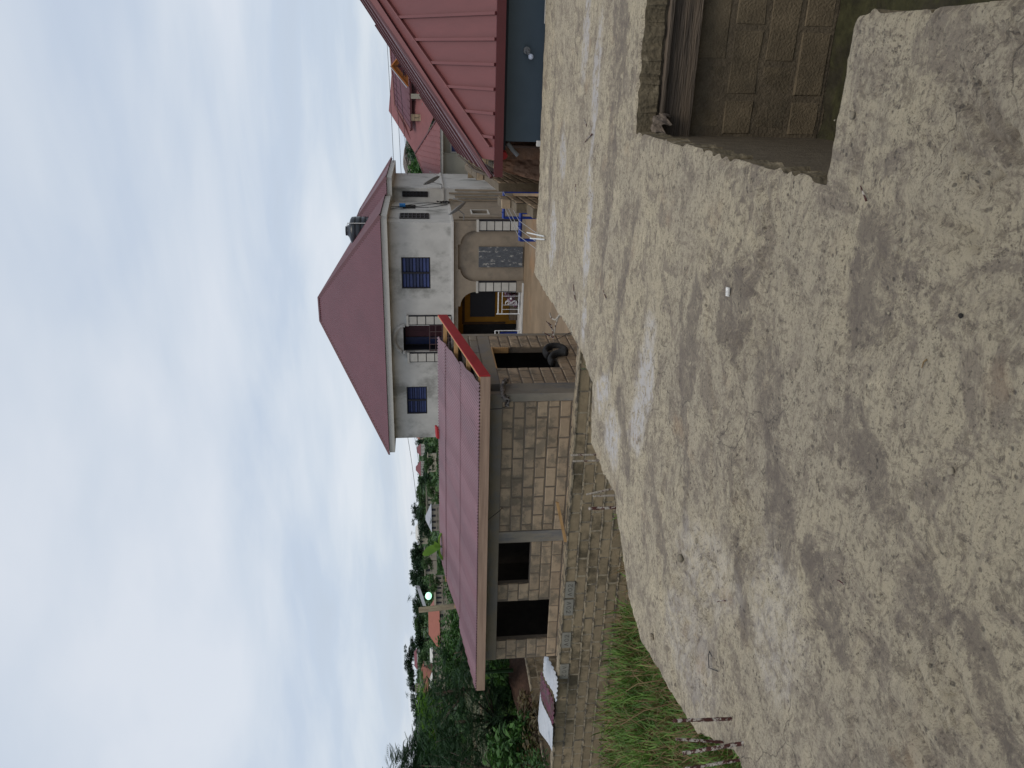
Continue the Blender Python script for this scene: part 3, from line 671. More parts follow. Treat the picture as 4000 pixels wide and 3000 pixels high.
loose_sheet('roofing_sheet', [(-15.5, 15.35), (-14.98, 13.94), (-14.69, 13.34), (-15.49, 13.35), (-16.31, 14.71), (-16.36, 15.2)], -1.40, M['white_sheet'], 'bent smooth white sheet farthest from the shed on the boundary wall', ridge=0.004, bulge=0.05)
pil = thing('block_pile', 'stacked blocks hidden under the loose sheets behind the boundary wall', 'block pile', (-15, 15, -3.0))
for i in range(4):
    for k in range(5): 
        q = bx('block', -1.6+i*0.8, -1.15+i*0.8, -0.1, 0.12, 0.24*k, 0.24*k+0.225, M['block_old'], pil)

# ---- wooden offcut on the wall
o = MB().obox((-8.55, 13.62, -1.24), (-1.02, 0.0, -0.24), (0, .03, 0), (0.02, 0, .07)).build('timber_plank', M['wood']); tag(o, 'narrow weathered timber plank leaning against the shed wall above the boundary wall', 'plank')

# ------------------------------------------------------------------ the block shed
SX0, SX1, SY0, SY1 = -12.98, -6.12, 13.88, 17.55
shed = thing('block_shed', 'unplastered block shed with mauve corrugated roof and a red edge board', 'shed', (-9.5, 15.5, -3))
SHI = Matrix.Translation((9.5, -15.5, 3))
def sub(name, parent, inv=None):
    o = bpy.data.objects.new(name, None); link(o, parent)
    if inv is not None: o.matrix_parent_inverse = inv
    return o
fw = sub('front_wall', shed, SHI)
W1 = (SX0+0, 0)
def ux(x): return x-SX0
# left part (left of the middle column) and right part
win1 = (ux(-10.82), ux(-9.70), -0.72, 0.1); win2 = (ux(-12.43), ux(-11.29), -1.245, 0.1)
block_wall(fw, (SX0, SY0, 0), X1, ux(-9.68), -1.68, 7, 0.24, 0.47, 0.022, [win1, win2], M['block'], M['mortar'], 'shed', phase=0.3)
block_wall(fw, (-9.40, SY0, 0), X1, -6.27+9.40, -1.68, 7, 0.24, 0.47, 0.028, [], M['block'], M['mortar'], 'shed', phase=0.65)
b = MB().box(-9.68, -9.40, SY0-0.02, SY0+0.17, -3.0, 0.0); b.build('column', M['column'], fw)
b = MB().box(-6.27, SX1+0.02, SY0-0.02, SY0+0.52, -3.0, 0.0); b.build('column', M['column'], fw)
MB().box(SX0, SX1+0.005, SY0-0.012, SY0+0.16, 0.001, 0.30).build('lintel_beam', M['beam'], fw)
MB().box(SX0, -6.27, SY0+0.01, SY0+0.14, -3.0, -1.681).build('footing', M['mortar'], fw)
MB().box(SX0, SX1-0.02, SY0+0.0, SY0+0.14, 0.301, 0.52).build('eaves_light_stop', M['beam'], fw)  # added course closing the eaves gap to keep light out of the shed
sdw = sub('side_wall', shed, SHI)
door = (15.30-(SY0+0.52), 16.66-(SY0+0.52), -1.50, 0.2)
block_wall(sdw, (SX1, SY0+0.52, 0), Y1, SY1-SY0-0.52, -3.12, 13, 0.24, 0.40, 0.026, [door], M['block'], M['mortar'], 'shed', phase=0.1)
MB().box(SX1-0.15, SX1+0.012, SY0+0.52, SY1, 0.001, 0.27).build('lintel_beam', M['beam'], sdw)
block_wall(sdw, (SX1, SY0+0.3, 0), Y1, SY1-SY0-0.3, 0.271, 4, 0.21, 0.42, 0.02, [], M['beam'], M['mortar'], 'shedtop', topf=lambda u: 0.34+0.178*u)
MB().box(SX1-0.15, SX1+0.02, SY1-0.14, SY1+0.01, -3.0, 0.8).build('corner_render', M['beam'], sdw)
# door lining
MB().box(SX1-0.14, SX1+0.01, 15.295, 16.66, -0.03, 0.0).build('door_lining', M['wood'], shed).matrix_parent_inverse = SHI
o = MB().box(SX1-0.13, SX1+0.0, 16.60, 16.655, -0.42, -0.03).build('door_jamb', M['wood'], shed); o.matrix_parent_inverse = SHI
# back and left walls, plain
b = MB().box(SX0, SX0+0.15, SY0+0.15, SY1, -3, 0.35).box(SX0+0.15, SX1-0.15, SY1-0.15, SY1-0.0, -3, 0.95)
o = b.build('rear_wall', M['shed_shade'], shed); o.matrix_parent_inverse = SHI
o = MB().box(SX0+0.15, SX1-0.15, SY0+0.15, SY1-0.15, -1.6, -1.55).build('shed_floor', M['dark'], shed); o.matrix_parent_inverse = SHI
# roof: sloping sheets in three rows
RZ0, RY0, SL = 0.50, 13.40, 0.188
RY1 = 17.2
def corr(name, P0, U, Vd, s0, s1, f0, f1, wl, amp, mt, parent, spw=6, lift=0.0, rag=0.0):
    U = Vector(U).normalized(); Vd = Vector(Vd).normalized(); n = U.cross(Vd).normalized()
    if n.z < 0: n = -n
    P0 = Vector(P0); k = max(3, int((s1-s0)/wl*spw)+1)
    V = []; Fc = []
    for i in range(k):
        s = s0+(s1-s0)*i/(k-1); h = amp*math.sin(2*math.pi*s/wl)
        a, c = f0(s), f1(s)
        if rag: a -= rag*(0.5+0.5*math.sin(2*math.pi*s/wl+1))
        if c < a: c = a
        V.append(P0+U*s+Vd*a+n*(h+lift)); V.append(P0+U*s+Vd*c+n*(h+lift*0.4))
    for i in range(k-1): Fc.append((2*i, 2*i+2, 2*i+3, 2*i+1))
    return obj(name, V, Fc, mt, parent, smooth=True)
Vd = Vector((0, 1, SL)).normalized(); Lr = (RY1-RY0)*math.sqrt(1+SL*SL)
rf = sub('roof', shed, SHI)
xl = lambda t: -13.42 + (1.15)*t/Lr
def far_len(x):      # skewed left and right edges
    a = Lr
    if x < -12.27: a = min(a, max(0, (x+13.42)/1.15*Lr))
    if x > -6.02: a = min(a, max(0, (-5.66-x)/0.36*Lr))
    return a
sheetw = 0.836
x = -13.42; k = 0
while x < -5.67:
    x2 = min(x+sheetw, -5.66)
    for (a, c, lf) in ((0.0, 1.62, 0.0), (1.52, 3.1, 0.014), (3.0, Lr, 0.028)):
        f1 = (lambda s, c=c: min(c, far_len(s)))
        if far_len((x+x2)/2) > a:
            jl = random.uniform(-.02, .02)
            corr('roof_sheet', (0, RY0, RZ0), (1, 0, 0), Vd, x, x2+0.01, lambda s, a=a, jl=jl: a+(jl if a else jl*0.4), f1, 0.0760, 0.0190, M['mauve_roof'], rf, lift=lf*0.7+0.004*(k % 2), rag=0.008)
    x = x2; k += 1
MB().obox((-8.72, 17.1, 1.215), (0.32, 0, 0.02), (0, .12, .04), (0, 0, .05)).build('ridge_flashing', M['red_paint'], rf)
# rafters / purlins
pr = MB()
for yy in (13.6, 14.6, 15.7, 16.8):
    zz = RZ0+(yy-RY0)*SL-0.075
    pr.box(-12.9, -5.56, yy, yy+0.05, zz-0.05, zz+0.04)
pr.build('purlins', M['wood'], rf)
MB().box(-13.40, -5.515, RY0-0.035, RY0-0.01, 0.295, 0.485).build('fascia_board', M['fascia_wood'], shed).matrix_parent_inverse = SHI
gdir = Vector((0, 3.84, 0.70))
o = MB().obox((-5.51, RY0-0.035, 0.30), gdir, (0, 0, 0.215), (0.028, 0, 0)).build('barge_board', M['red_paint'], shed); o.matrix_parent_inverse = SHI
o = MB().obox((-5.535, RY0-0.01, 0.32), gdir, (0, 0, 0.20), (0.024, 0, 0)).build('barge_backing', M['wood'], shed); o.matrix_parent_inverse = SHI
# rag with rope at the column top
def crumple(name, pts, r, m, label, cat, seed=0, seg=7, amp=0.5):
    rr = random.Random(seed); mb = MB(); P = []
    for a, c in zip(pts[:-1], pts[1:]):
        for t in (0, .25, .5, .75): P.append(Vector(a).lerp(Vector(c), t))
    P.append(Vector(pts[-1])); mb.tube(P, r, seg)
    mb.V = [v+Vector((rr.uniform(-1, 1), rr.uniform(-1, 1), rr.uniform(-1, 1)))*r*amp for v in mb.V]
    o = mb.build(name, m, None, True); tag(o, label, cat); return o
crumple('rag', [(-6.02, 14.42, -0.16), (-6.0, 14.15, -0.03), (-6.12, 13.83, 0.0), (-6.2, 13.82, -0.12), (-6.36, 13.83, -0.1)], 0.035, M['rag'], 'dirty twisted rag tied round the top corner of the shed column', 'rag', 4, amp=0.8)
o = MB().tube([(-6.35, 13.83, -0.1), (-6.30, 13.6, 0.05), (-6.24, 13.45, 0.28)], 0.007, 5).build('rope', M['cable']); tag(o, 'thin dark cord hanging from the fascia to the rag on the shed', 'cord')
o = MB().tube([(-8.77, 13.42, 0.28), (-8.77, 13.75, 0.0), (-8.76, 13.84, -0.05), (-8.80, 13.84, -0.08)], 0.006, 5).build('wire', M['cable']); tag(o, 'short bent wire hanging above the middle of the shed front', 'wire')
# tyre pieces over the door sill
def torus_part(name, c, R, r, a0, a1, rot, m, tread=True, seg=28, rs=14):
    V = []; Fc = []
    for i in range(seg+1):
        t = a0+(a1-a0)*i/seg
        for j in range(rs):
            p = 2*math.pi*j/rs
            rr = r*(1+0.07*(tread and i % 2 and math.cos(p) > 0.3))
            px = (R+rr*math.cos(p)*0.75)*math.cos(t); py = (R+rr*math.cos(p)*0.75)*math.sin(t); V.append((px, py, rr*math.sin(p)))
    for i in range(seg):
        for j in range(rs):
            j2 = (j+1) % rs; Fc.append((i*rs+j, (i+1)*rs+j, (i+1)*rs+j2, i*rs+j2))
    Fc.append(tuple(range(rs))); Fc.append(tuple(seg*rs+j for j in reversed(range(rs))))
    o = obj(name, V, Fc, m, None, True); o.rotation_euler = rot; o.location = c; return o
o = torus_part('tyre', (SX1-0.02, 16.32, -1.50), 0.30, 0.105, -1.75, 1.9, (R_(90), R_(-20), R_(75)), M['tyre']); o.scale = (.82, .82, .9); tag(o, 'old black tyre hung over the right end of the shed door sill', 'tyre')
o = torus_part('tyre_piece', (SX1+0.05, 15.72, -1.52), 0.24, 0.09, -0.3, 2.6, (R_(75), R_(25), R_(70)), M['tyre']); tag(o, 'twisted grey piece of tyre slumped on the middle of the door sill', 'tyre')

# ------------------------------------------------------------------ white two-storey house
hs = thing('white_house', 'two-storey white rendered house with maroon hip roof and water tank', 'house', (-11.5, 38, -3))
HI = Matrix.Translation((11.5, -38, 3))
def hp(o): o.matrix_parent_inverse = HI; return o
def wallgrid(x0, x1, z0, z1, yf, yb, openings, extra=()):
    mb = MB(); us = sorted(set([x0, x1]+[v for o in openings for v in o[:2]])); zs = sorted(set([z0, z1]+[v for o in openings for v in o[2:4]]))
    for a, c in zip(us[:-1], us[1:]):
        for d, e2 in zip(zs[:-1], zs[1:]):
            if any(o[0] < (a+c)/2 < o[1] and o[2] < (d+e2)/2 < o[3] for o in openings): continue
            mb.box(a, c, yf, yb, d, e2)
    return mb
FY = 33.2
WL, WR = -16.84, -6.39
wn1 = (-9.35, -7.92, 1.22, 2.50); wn2 = (-15.56, -14.14, 1.46, 2.42); bal = (-12.36, -11.10, 0.25, 2.50)
uw = wallgrid(WL, WR, 0.28, 3.2, FY, FY+0.2, [wn1, wn2, bal])
# the arch above the balcony door is cut as a curved top
hp(uw.build('upper_front_wall', M['white_render'], hs))
hp(MB().box(WL, WL+0.2, FY+0.2, 42, -3, 3.2).box(WR-0.2, WR, FY+0.2, 38.5, 0.28, 3.2).box(WL+0.2, WR-0.2, 41.8, 42, -3, 3.2).build('side_walls', M['white_render'], hs))
hp(MB().box(WL-0.05, WR+0.06, FY-0.06, FY+0.25, 0.18, 0.28).box(WR-0.25, WR+0.06, FY+0.25, 38.4, 0.18, 0.28).build('floor_ledge', M['ledge_white'], hs))
# arch moulding over balcony door
am = MB(); P = []
for i in range(17):
    t = math.pi*i/16; P.append((-11.73+0.66*math.cos(t), FY-0.03, 2.42+0.50*math.sin(t)))
am.tube(P, 0.09, 6); hp(am.build('arch_moulding', M['white_render'], hs))
# balcony recess, door, rail, pillars
rc = MB().box(-12.36, -11.10, FY+0.9, FY+0.95, 0.25, 2.5).box(-12.40, -12.36, FY+0.2, FY+0.95, 0.25, 2.5).box(-11.10, -11.06, FY+0.2, FY+0.95, 0.25, 2.5).box(-12.36, -11.1, FY+0.2, FY+0.9, 2.5, 2.53)
hp(rc.build('balcony_recess', M['dark_frame'], hs))
d = hp(MB().box(-11.92, -11.16, FY+0.84, FY+0.895, 0.3, 2.42).build('balcony_door', M['maroon_door'], hs))
for (a, c, e1, f1) in ((-11.84, -11.60, 0.5, 1.3), (-11.50, -11.24, 0.5, 1.3), (-11.84, -11.60, 1.45, 2.25), (-11.50, -11.24, 1.45, 2.25)):
    MB().box(a, c, FY+0.82, FY+0.84, e1, f1).build('door_panel', M['maroon_door'], d)
w2_ = hp(MB().box(-12.30, -11.96, FY+0.85, FY+0.89, 0.6, 2.42).build('side_light', M['glass_blue'], hs))
rl = MB()
for zz in (0.40, 0.7, 1.0, 1.28): rl.box(-12.36, -11.1, FY-0.02, FY+0.01, zz, zz+0.035)
for i in range(5): rl.box(-12.34+i*0.31, -12.31+i*0.31, FY-0.025, FY+0.015, 0.28, 1.30)
hp(rl.build('balcony_rail', M['rail'], hs))
def pillar(x0, x1, z0, z1, nb, yf, nm='pillar'):
    p = hp(MB().box(x0-0.02, x1+0.03, yf+0.03, yf+0.28, z0, z1).build(nm, M['dark_frame'], hs))  # near-black core colour stands in for shaded slots beside the tiles
    h = (z1-z0)/nb
    for i in range(nb): MB().box(x0+0.03, x1-0.03, yf-0.03, yf+0.029, z0+i*h+0.02, z0+(i+1)*h-0.02).build('tile_block', M['tile_block'], p)
    MB().box(x0-0.04, x1+0.04, yf-0.07, yf+0.05, z1, z1+0.10).build('capital', M['tile_block'], p)
    return p
pillar(-11.04, -10.62, 0.30, 2.24, 5, FY-0.07); pillar(-12.86, -12.42, 0.30, 2.24, 5, FY-0.07)
# louvre windows
def louvre_window(x0, x1, z0, z1, yf):
    wd = hp(MB().box(x0, x1, yf+0.12, yf+0.14, z0, z1).build('window', M['dark'], hs))
    f = MB(); t = 0.05; xm = (x0+x1)/2
    f.box(x0, x1, yf+0.02, yf+0.08, z0, z0+t).box(x0, x1, yf+0.02, yf+0.08, z1-t, z1).box(x0, x0+t, yf+0.021, yf+0.079, z0+t, z1-t).box(x1-t, x1, yf+0.021, yf+0.079, z0+t, z1-t).box(xm-0.04, xm+0.04, yf+0.015, yf+0.085, z0+t, z1-t)
    f.build('window_frame', M['dark_frame'], wd)
    n = 8; h = (z1-z0-2*t)/n
    for s in (0, 1):
        a = x0+t if s == 0 else xm+0.04; c = xm-0.04 if s == 0 else x1-t
        for i in range(n):
            zz = z0+t+i*h
            o = MB().obox((a, yf+0.05, zz+0.01), (c-a, 0, 0), (0, 0.045, h*0.84), (0, 0.006, 0)).build('louvre', M['glass_blue'], wd)
louvre_window(*wn1, FY); louvre_window(*wn2, FY)
# white grooves: burglar bars are dark and slim
# lower storey
LY = FY+0.06
def arch_wall(xs_, zl, zt, yf, yb, m, name):
    mb = MB()
    for (x0, x1, a, c) in [(xs_[i], xs_[i+1], zl[i], zl[i+1]) for i in range(len(xs_)-1)]:
        n = len(mb.V); mb.V += [(x0, yf, a), (x1, yf, c), (x1, yf, zt), (x0, yf, zt), (x0, yb, a), (x1, yb, c), (x1, yb, zt), (x0, yb, zt)]
        mb.F += [(n, n+1, n+2, n+3), (n+5, n+4, n+7, n+6), (n, n+4, n+5, n+1)]
    return hp(mb.build(name, m, hs))
def arc_pts(xa, za, xb, zb, k=8):   # quarter ellipse from (xa,za) low to (xb,zb) high
    return [(xa+(xb-xa)*(1-math.cos(t)), za+(zb-za)*math.sin(t)) for t in np.linspace(0, math.pi/2, k)]
R1 = arc_pts(-6.74, -0.80, -7.36, -0.12)[::-1]; L1 = arc_pts(-9.05, -0.83, -8.49, -0.12)
ptsR = [(-9.07, -0.83)]+L1+[(-8.485, -0.02), (-7.365, -0.02)]+R1+[(-6.72, -0.83)]
L2 = arc_pts(-12.34, -0.83, -11.66, -0.12); R2 = arc_pts(-9.53, -0.83, -10.21, -0.12)[::-1]
ptsL = [(-12.36, -0.83)]+L2+[(-11.655, -0.02), (-10.215, -0.02)]+R2+[(-9.52, -0.83)]
allp = [(WL, -3.0), (-12.84, -3.0), (-12.839, -0.83)]+ptsL+[(-9.50, -0.83), (-9.07, -0.83)]+ptsR[1:]+[(-6.30, -0.83)]
arch_wall([p[0] for p in allp], [p[1] for p in allp], 0.18, LY, LY+0.22, M['tan_render'], 'lower_front_wall')
pillar(-9.52, -9.07, -2.68, -0.93, 5, LY-0.02); pillar(-6.74, -6.30, -2.68, -0.93, 5, LY-0.02); pillar(-12.84, -12.36, -2.68, -0.93, 5, LY-0.02)
for xa in (-9.52, -6.74): hp(MB().box(xa-0.03, xa+0.5, LY-0.05, LY+0.3, -3.0, -2.685).build('pillar_plinth', M['tan_render'], hs))
hp(MB().box(-9.06, -6.75, LY+0.14, LY+0.30, -3.0, 0.17).build('infill_wall', M['tan_render'], hs))
hp(MB().box(-8.40, -7.48, LY+0.06, LY+0.139, -2.93, -0.95).build('grey_panel', M['grey_sheet'], hs))
# veranda
vz = hp(MB().box(-12.9, -9.52, 34.9, 35.0, -3, 0.17).build('veranda_wall', M['ochre'], hs))
hp(MB().box(-9.52, -9.42, LY+0.3, 34.9, -3, 0.17).box(-12.95, -12.85, LY+0.3, 34.9, -3, 0.17).build('veranda_side', M['ochre'], hs))
hp(MB().box(-12.9, -9.45, LY+0.23, 34.9, 0.10, 0.16).build('veranda_ceiling', M['brown_paint'], hs))
MB().box(-11.23, -10.01, 34.86, 34.899, -1.87, -0.68).build('veranda_window', M['dark_frame'], vz)
MB().box(-12.3, -11.62, 34.86, 34.899, -2.95, -0.35).build('veranda_door', M['dark'], vz)
MB().box(-11.6, -9.53, 34.87, 34.899, -0.42, -0.30).box(-11.60, -11.50, 34.87, 34.898, -2.4, -0.42).build('painted_band', M['brown_paint'], vz)
hp(MB().box(-12.9, -9.1, LY-0.15, 34.9, -3.0, -2.93).build('veranda_floor', M['ledge_white'], hs))
bn = hp(MB().box(-11.3, -9.9, 34.5, 34.85, -2.93, -2.55).build('veranda_bench', M['plank'], hs))
o = MB().box(-12.6, -11.8, 33.9, 34.3, -2.93, -2.2).build('blue_drum', M['blue_pipe']); 
bmx = bmesh.new(); bmesh.ops.create_cone(bmx, cap_ends=True, segments=20, radius1=0.28, radius2=0.26, depth=0.85); bmx.to_mesh(o.data); bmx.free()
o.location = (-12.0, 34.0, -2.5); tag(o, 'blue plastic drum standing behind the white railing of the veranda', 'drum')
# railing panels
def rail_panel(x0, x1, z0, z1, yf, name, label, cx=None, scroll=True):
    t = thing(name, label, 'railing', ((x0+x1)/2, yf, z0), 'white iron veranda railings'); inv = Matrix.Translation((-(x0+x1)/2, -yf, -z0))
    f = MB().tube([(x0, yf, z0), (x0, yf, z1+0.08)], 0.028, 6).tube([(x1, yf, z0), (x1, yf, z1)], 0.022, 6).tube([(x0, yf, z1), (x1, yf, z1)], 0.03, 6).tube([(x0, yf, z0+0.06), (x1, yf, z0+0.06)], 0.022, 6).tube([(x0, yf, z1-0.18), (x1, yf, z1-0.18)], 0.018, 6)
    o = f.build('frame', M['white_iron'], t); o.matrix_parent_inverse = inv
    n = 5
    for i in range(1, n):
        xx = x0+(x1-x0)*i/n
        if scroll and i == 3: continue
        o = MB().tube([(xx, yf, z0+0.06), (xx, yf, z1-0.18)], 0.013, 5).build('baluster', M['white_iron'], t); o.matrix_parent_inverse = inv
    if scroll:
        cxx = x0+(x1-x0)*0.50; cz = (z0+z1)/2-0.08
        P = [(cxx+0.10*math.sin(2*q)*1.0, yf-0.01, cz+0.26*math.cos(q)) for q in np.linspace(0, 2*math.pi, 25)]
        mb = MB().tube(P, 0.014, 5)
        for s in (-1, 1):
            P = [(cxx+(0.09-0.012*q)*math.sin(q), yf-0.012, cz+s*0.15+(0.09-0.012*q)*math.cos(q)) for q in np.linspace(0, 6, 16)]; mb.tube(P, 0.012, 5)
        o = mb.build('scrollwork', M['white_iron'], t); o.matrix_parent_inverse = inv
        bmx = bmesh.new(); bmesh.ops.create_uvsphere(bmx, u_segments=10, v_segments=6, radius=0.05); me = bpy.data.meshes.new('boss'); bmx.to_mesh(me); bmx.free(); me.materials.append(M['white_iron'])
        o = bpy.data.objects.new('boss', me); link(o, t); o.location = (0.2, 0, cz-z0)
    return t
rail_panel(-10.60, -9.54, -2.89, -1.87, LY+0.05, 'railing', 'ornamental white iron railing with a scroll beside the tiled pillar')
rail_panel(-12.3, -11.42, -2.89, -1.75, LY+0.05, 'railing', 'plain white iron railing in front of the blue drum', scroll=False)
# plants / colourful clutter behind the rail
crumple('cloth_bundle', [(-10.3, 33.75, -2.75), (-10.0, 33.7, -2.45), (-9.8, 33.75, -2.6), (-9.75, 33.7, -2.2)], 0.16, mat('wine_cloth', (0.12, 0.03, 0.06), var=0.6, scale=12, col2=(0.35, 0.30, 0.36), c2s=9), 'wine and white cloth bundle behind the ornamental railing', 'cloth', 8, amp=0.5)
# right side of lower storey (receding wall)
hp(wallgrid(-6.52, -6.30, -3, 0.18, 0, 1, []).build('tmp', M['tan_render'], hs)) if False else None
sm = MB()
def swall(y0, y1, z0, z1, d=0.0): sm.box(-6.52, -6.32-d, y0, y1, z0, z1)
swall(LY+0.22, 33.9, -3, 0.18); swall(33.9, 34.3, -0.1, 0.18); swall(34.3, 34.9, -3, 0.18); swall(34.9, 35.9, -3, -1.5); swall(34.9, 35.9, -0.75, 0.18); swall(35.9, 38.4, -3, 0.18)
hp(sm.build('lower_side_wall', M['tan_render'], hs))
hp(MB().box(-6.50, -6.49, 33.9, 34.3, -3, -0.1).build('side_recess', M['brown_paint'], hs))
sw_ = hp(MB().box(-6.50, -6.48, 34.9, 35.9, -1.5, -0.75).build('side_window', M['dark_frame'], hs))
MB().box(-6.33, -6.29, 34.85, 35.95, -0.76, -0.70).box(-6.33, -6.29, 34.85, 35.95, -1.55, -1.49).box(-6.33, -6.29, 34.85, 34.9, -1.49, -0.76).box(-6.33, -6.29, 35.9, 35.95, -1.49, -0.76).build('window_surround', M['eave_board'], sw_)
# rear wing
wg = MB().box(-9.0, -5.72, 38.5, 44, -3, 0.45).box(-9.0, -5.72, 38.501, 44, 0.5, 3.05); hp(wg.build('wing_walls', M['white_render'], hs))
hp(MB().box(-9.0, -5.66, 38.44, 44, 0.45, 0.53).build('wing_ledge', M['ledge_white'], hs))
for i in range(4):
    hp(MB().box(-6.30+i*0.16-0.0, -6.22+i*0.16, 38.36+0.02*i, 38.5, -3, 0.2-0.3*(i % 2)).build('wall_rib', M['tan_render'], hs))
def vent(y_or_x, z0, z1, side):
    if side:
        y0, y1 = y_or_x; b = MB().box(WR-0.01, WR+0.01, y0, y1, z0, z1); o = hp(b.build('vent_window', M['dark'], hs)); g = MB()
        for i in range(8): zz = z0+(z1-z0)*i/7; g.box(WR+0.01, WR+0.03, y0, y1, zz-0.025, zz+0.025)
        for i in range(3): yy = y0+(y1-y0)*i/2; g.box(WR+0.01, WR+0.032, yy-0.05, yy+0.05, z0, z1)
    else:
        x0, x1 = y_or_x; b = MB().box(x0, x1, 38.485, 38.5, z0, z1); o = hp(b.build('vent_window', M['dark'], hs)); g = MB()
        for i in range(8): zz = z0+(z1-z0)*i/7; g.box(x0, x1, 38.465, 38.485, zz-0.025, zz+0.025)
        for i in range(3): xx = x0+(x1-x0)*i/2; g.box(xx-0.02, xx+0.02, 38.463, 38.487, z0, z1)
    g.build('vent_grille', M['dark_frame'], o)
vent((34.06, 35.26), 1.25, 2.53, True); vent((-6.12, -5.88), 1.26, 2.48, False)
# small window with blue bucket
o = hp(MB().box(WR-0.01, WR+0.02, 36.6, 37.5, 1.85, 2.45).build('small_window', M['dark'], hs))
o = MB().tube([(WR+0.16, 36.6, 2.32), (WR+0.16, 36.6, 2.6)], 0.09, 10).build('blue_pot', M['blue_plastic']); tag(o, 'small bright blue pot on the window ledge of the white house side wall', 'pot')
# eaves
EZ0, EZ1 = 3.04, 3.30
def eave_box(x0, x1, y0, y1, zt, z0_, par_name='eave'):
    b = MB().box(x0, x1, y0, y0+0.05, z0_, zt).box(x0, x1, y1-0.05, y1, z0_, zt).box(x0, x0+0.05, y0+0.05, y1-0.05, z0_, zt).box(x1-0.05, x1, y0+0.05, y1-0.05, z0_, zt).box(x0+0.05, x1-0.05, y0+0.05, y1-0.05, z0_+0.02, z0_+0.05)
    return hp(b.build('eave_fascia', M['eave_board'], hs))
eave_box(-17.35, -6.02, 32.7, 42.6, EZ1, EZ0)
eave_box(-10.0, -5.14, 38.0, 45.0, 3.22, 2.98)
def hip_roof(x0, x1, y0, y1, z, rise, mt, mtrim, inset, wl=0.09, amp=0.010, spw=4, parent=None, inv=None, cap=0.13):
    """rectangular hip roof of corrugated sheet; ridge along the longer side"""
    W, D = x1-x0, y1-y0; r = min(W, D)/2
    rf = bpy.data.objects.new('roof', None); link(rf, parent)
    if inv is not None: rf.matrix_parent_inverse = inv
    sl = math.sqrt(r*r+rise*rise)
    def slope(P0, U, inward, Ln):
        Vd = (Vector(inward)*r+Vector((0, 0, rise))).normalized()
        f1 = lambda s: sl*min(1.0, s/r, (Ln-s)/r)
        return corr('roof_slope', P0, U, Vd, 0.0, Ln, lambda s: 0.0, f1, wl, amp, mt, rf, spw)
    slope((x0, y0, z), (1, 0, 0), (0, 1, 0), W); slope((x1, y0, z), (0, 1, 0), (-1, 0, 0), D)
    slope((x1, y1, z), (-1, 0, 0), (0, -1, 0), W); slope((x0, y1, z), (0, -1, 0), (1, 0, 0), D)
    if W > D: A, B = (x0+r, (y0+y1)/2, z+rise), (x1-r, (y0+y1)/2, z+rise)
    else: A, B = ((x0+x1)/2, y0+r, z+rise), ((x0+x1)/2, y1-r, z+rise)
    caps = MB()
    def cp(p, q):
        p, q = Vector(p), Vector(q); d = (q-p).normalized(); s = d.cross(Vector((0, 0, 1))).normalized(); u = s.cross(d)
        n = len(caps.V); caps.V += [p-s*cap-u*cap*0.42, p+u*0.035, p+s*cap-u*cap*0.42, q-s*cap-u*cap*0.42, q+u*0.035, q+s*cap-u*cap*0.42]
        caps.F += [(n, n+1, n+4, n+3), (n+1, n+2, n+5, n+4)]
    if W > D:
        for c, t in (((x0, y0, z), A), ((x0, y1, z), A), ((x1, y0, z), B), ((x1, y1, z), B), (A, B)): cp(c, t)
    else:
        for c, t in (((x0, y0, z), A), ((x1, y0, z), A), ((x0, y1, z), B), ((x1, y1, z), B), (A, B)): cp(c, t)
    caps.build('ridge_caps', mtrim, rf)
    return rf
hip_roof(-17.42, -5.95, 32.62, 42.85, EZ1+0.02, 3.52, M['maroon_roof'], M['maroon_trim'], 0, parent=hs, inv=HI, wl=0.11, amp=0.012)
hip_roof(-10.2, -5.08, 37.92, 46.0, 3.24, 1.75, M['maroon_roof'], M['maroon_trim'], 0, parent=hs, inv=HI, wl=0.11, amp=0.012)
# water tank
bmx = bmesh.new(); prof = [(0, 0), (.70, 0), (.72, .15), (.70, .2), (.72, .25), (.72, .40), (.70, .44), (.72, .48), (.72, .68), (.70, .72), (.72, .76), (.70, .95), (.60, 1.02), (.30, 1.12), (.28, 1.16), (.22, 1.2), (0, 1.2)]
Vt = []; Ft = []; sg = 28
for (r, z) in prof:
    for j in range(sg): t = 2*math.pi*j/sg; Vt.append((r*math.cos(t), r*math.sin(t), z))
for i in range(len(prof)-1):
    for j in range(sg): j2 = (j+1) % sg; Ft.append((i*sg+j, i*sg+j2, (i+1)*sg+j2, (i+1)*sg+j))
bmx.free()
tk = thing('water_tank', 'black ribbed plastic water tank standing behind the maroon roof of the white house', 'water tank', (-7.95, 39.0, 4.12))
obj('tank_body', Vt, Ft, M['tank'], tk, True)
MB().tube([(0, 0, 1.16), (0, 0, 1.28)], 0.24, 16).build('lid', M['tank'], tk)
MB().tube([(0.5, -0.58, -0.3), (0.5, -0.58, 1.12), (0.35, -0.40, 1.16), (0.3, -.3, 1.2)], 0.025, 6).build('inlet_pipe', M['pvc'], tk)
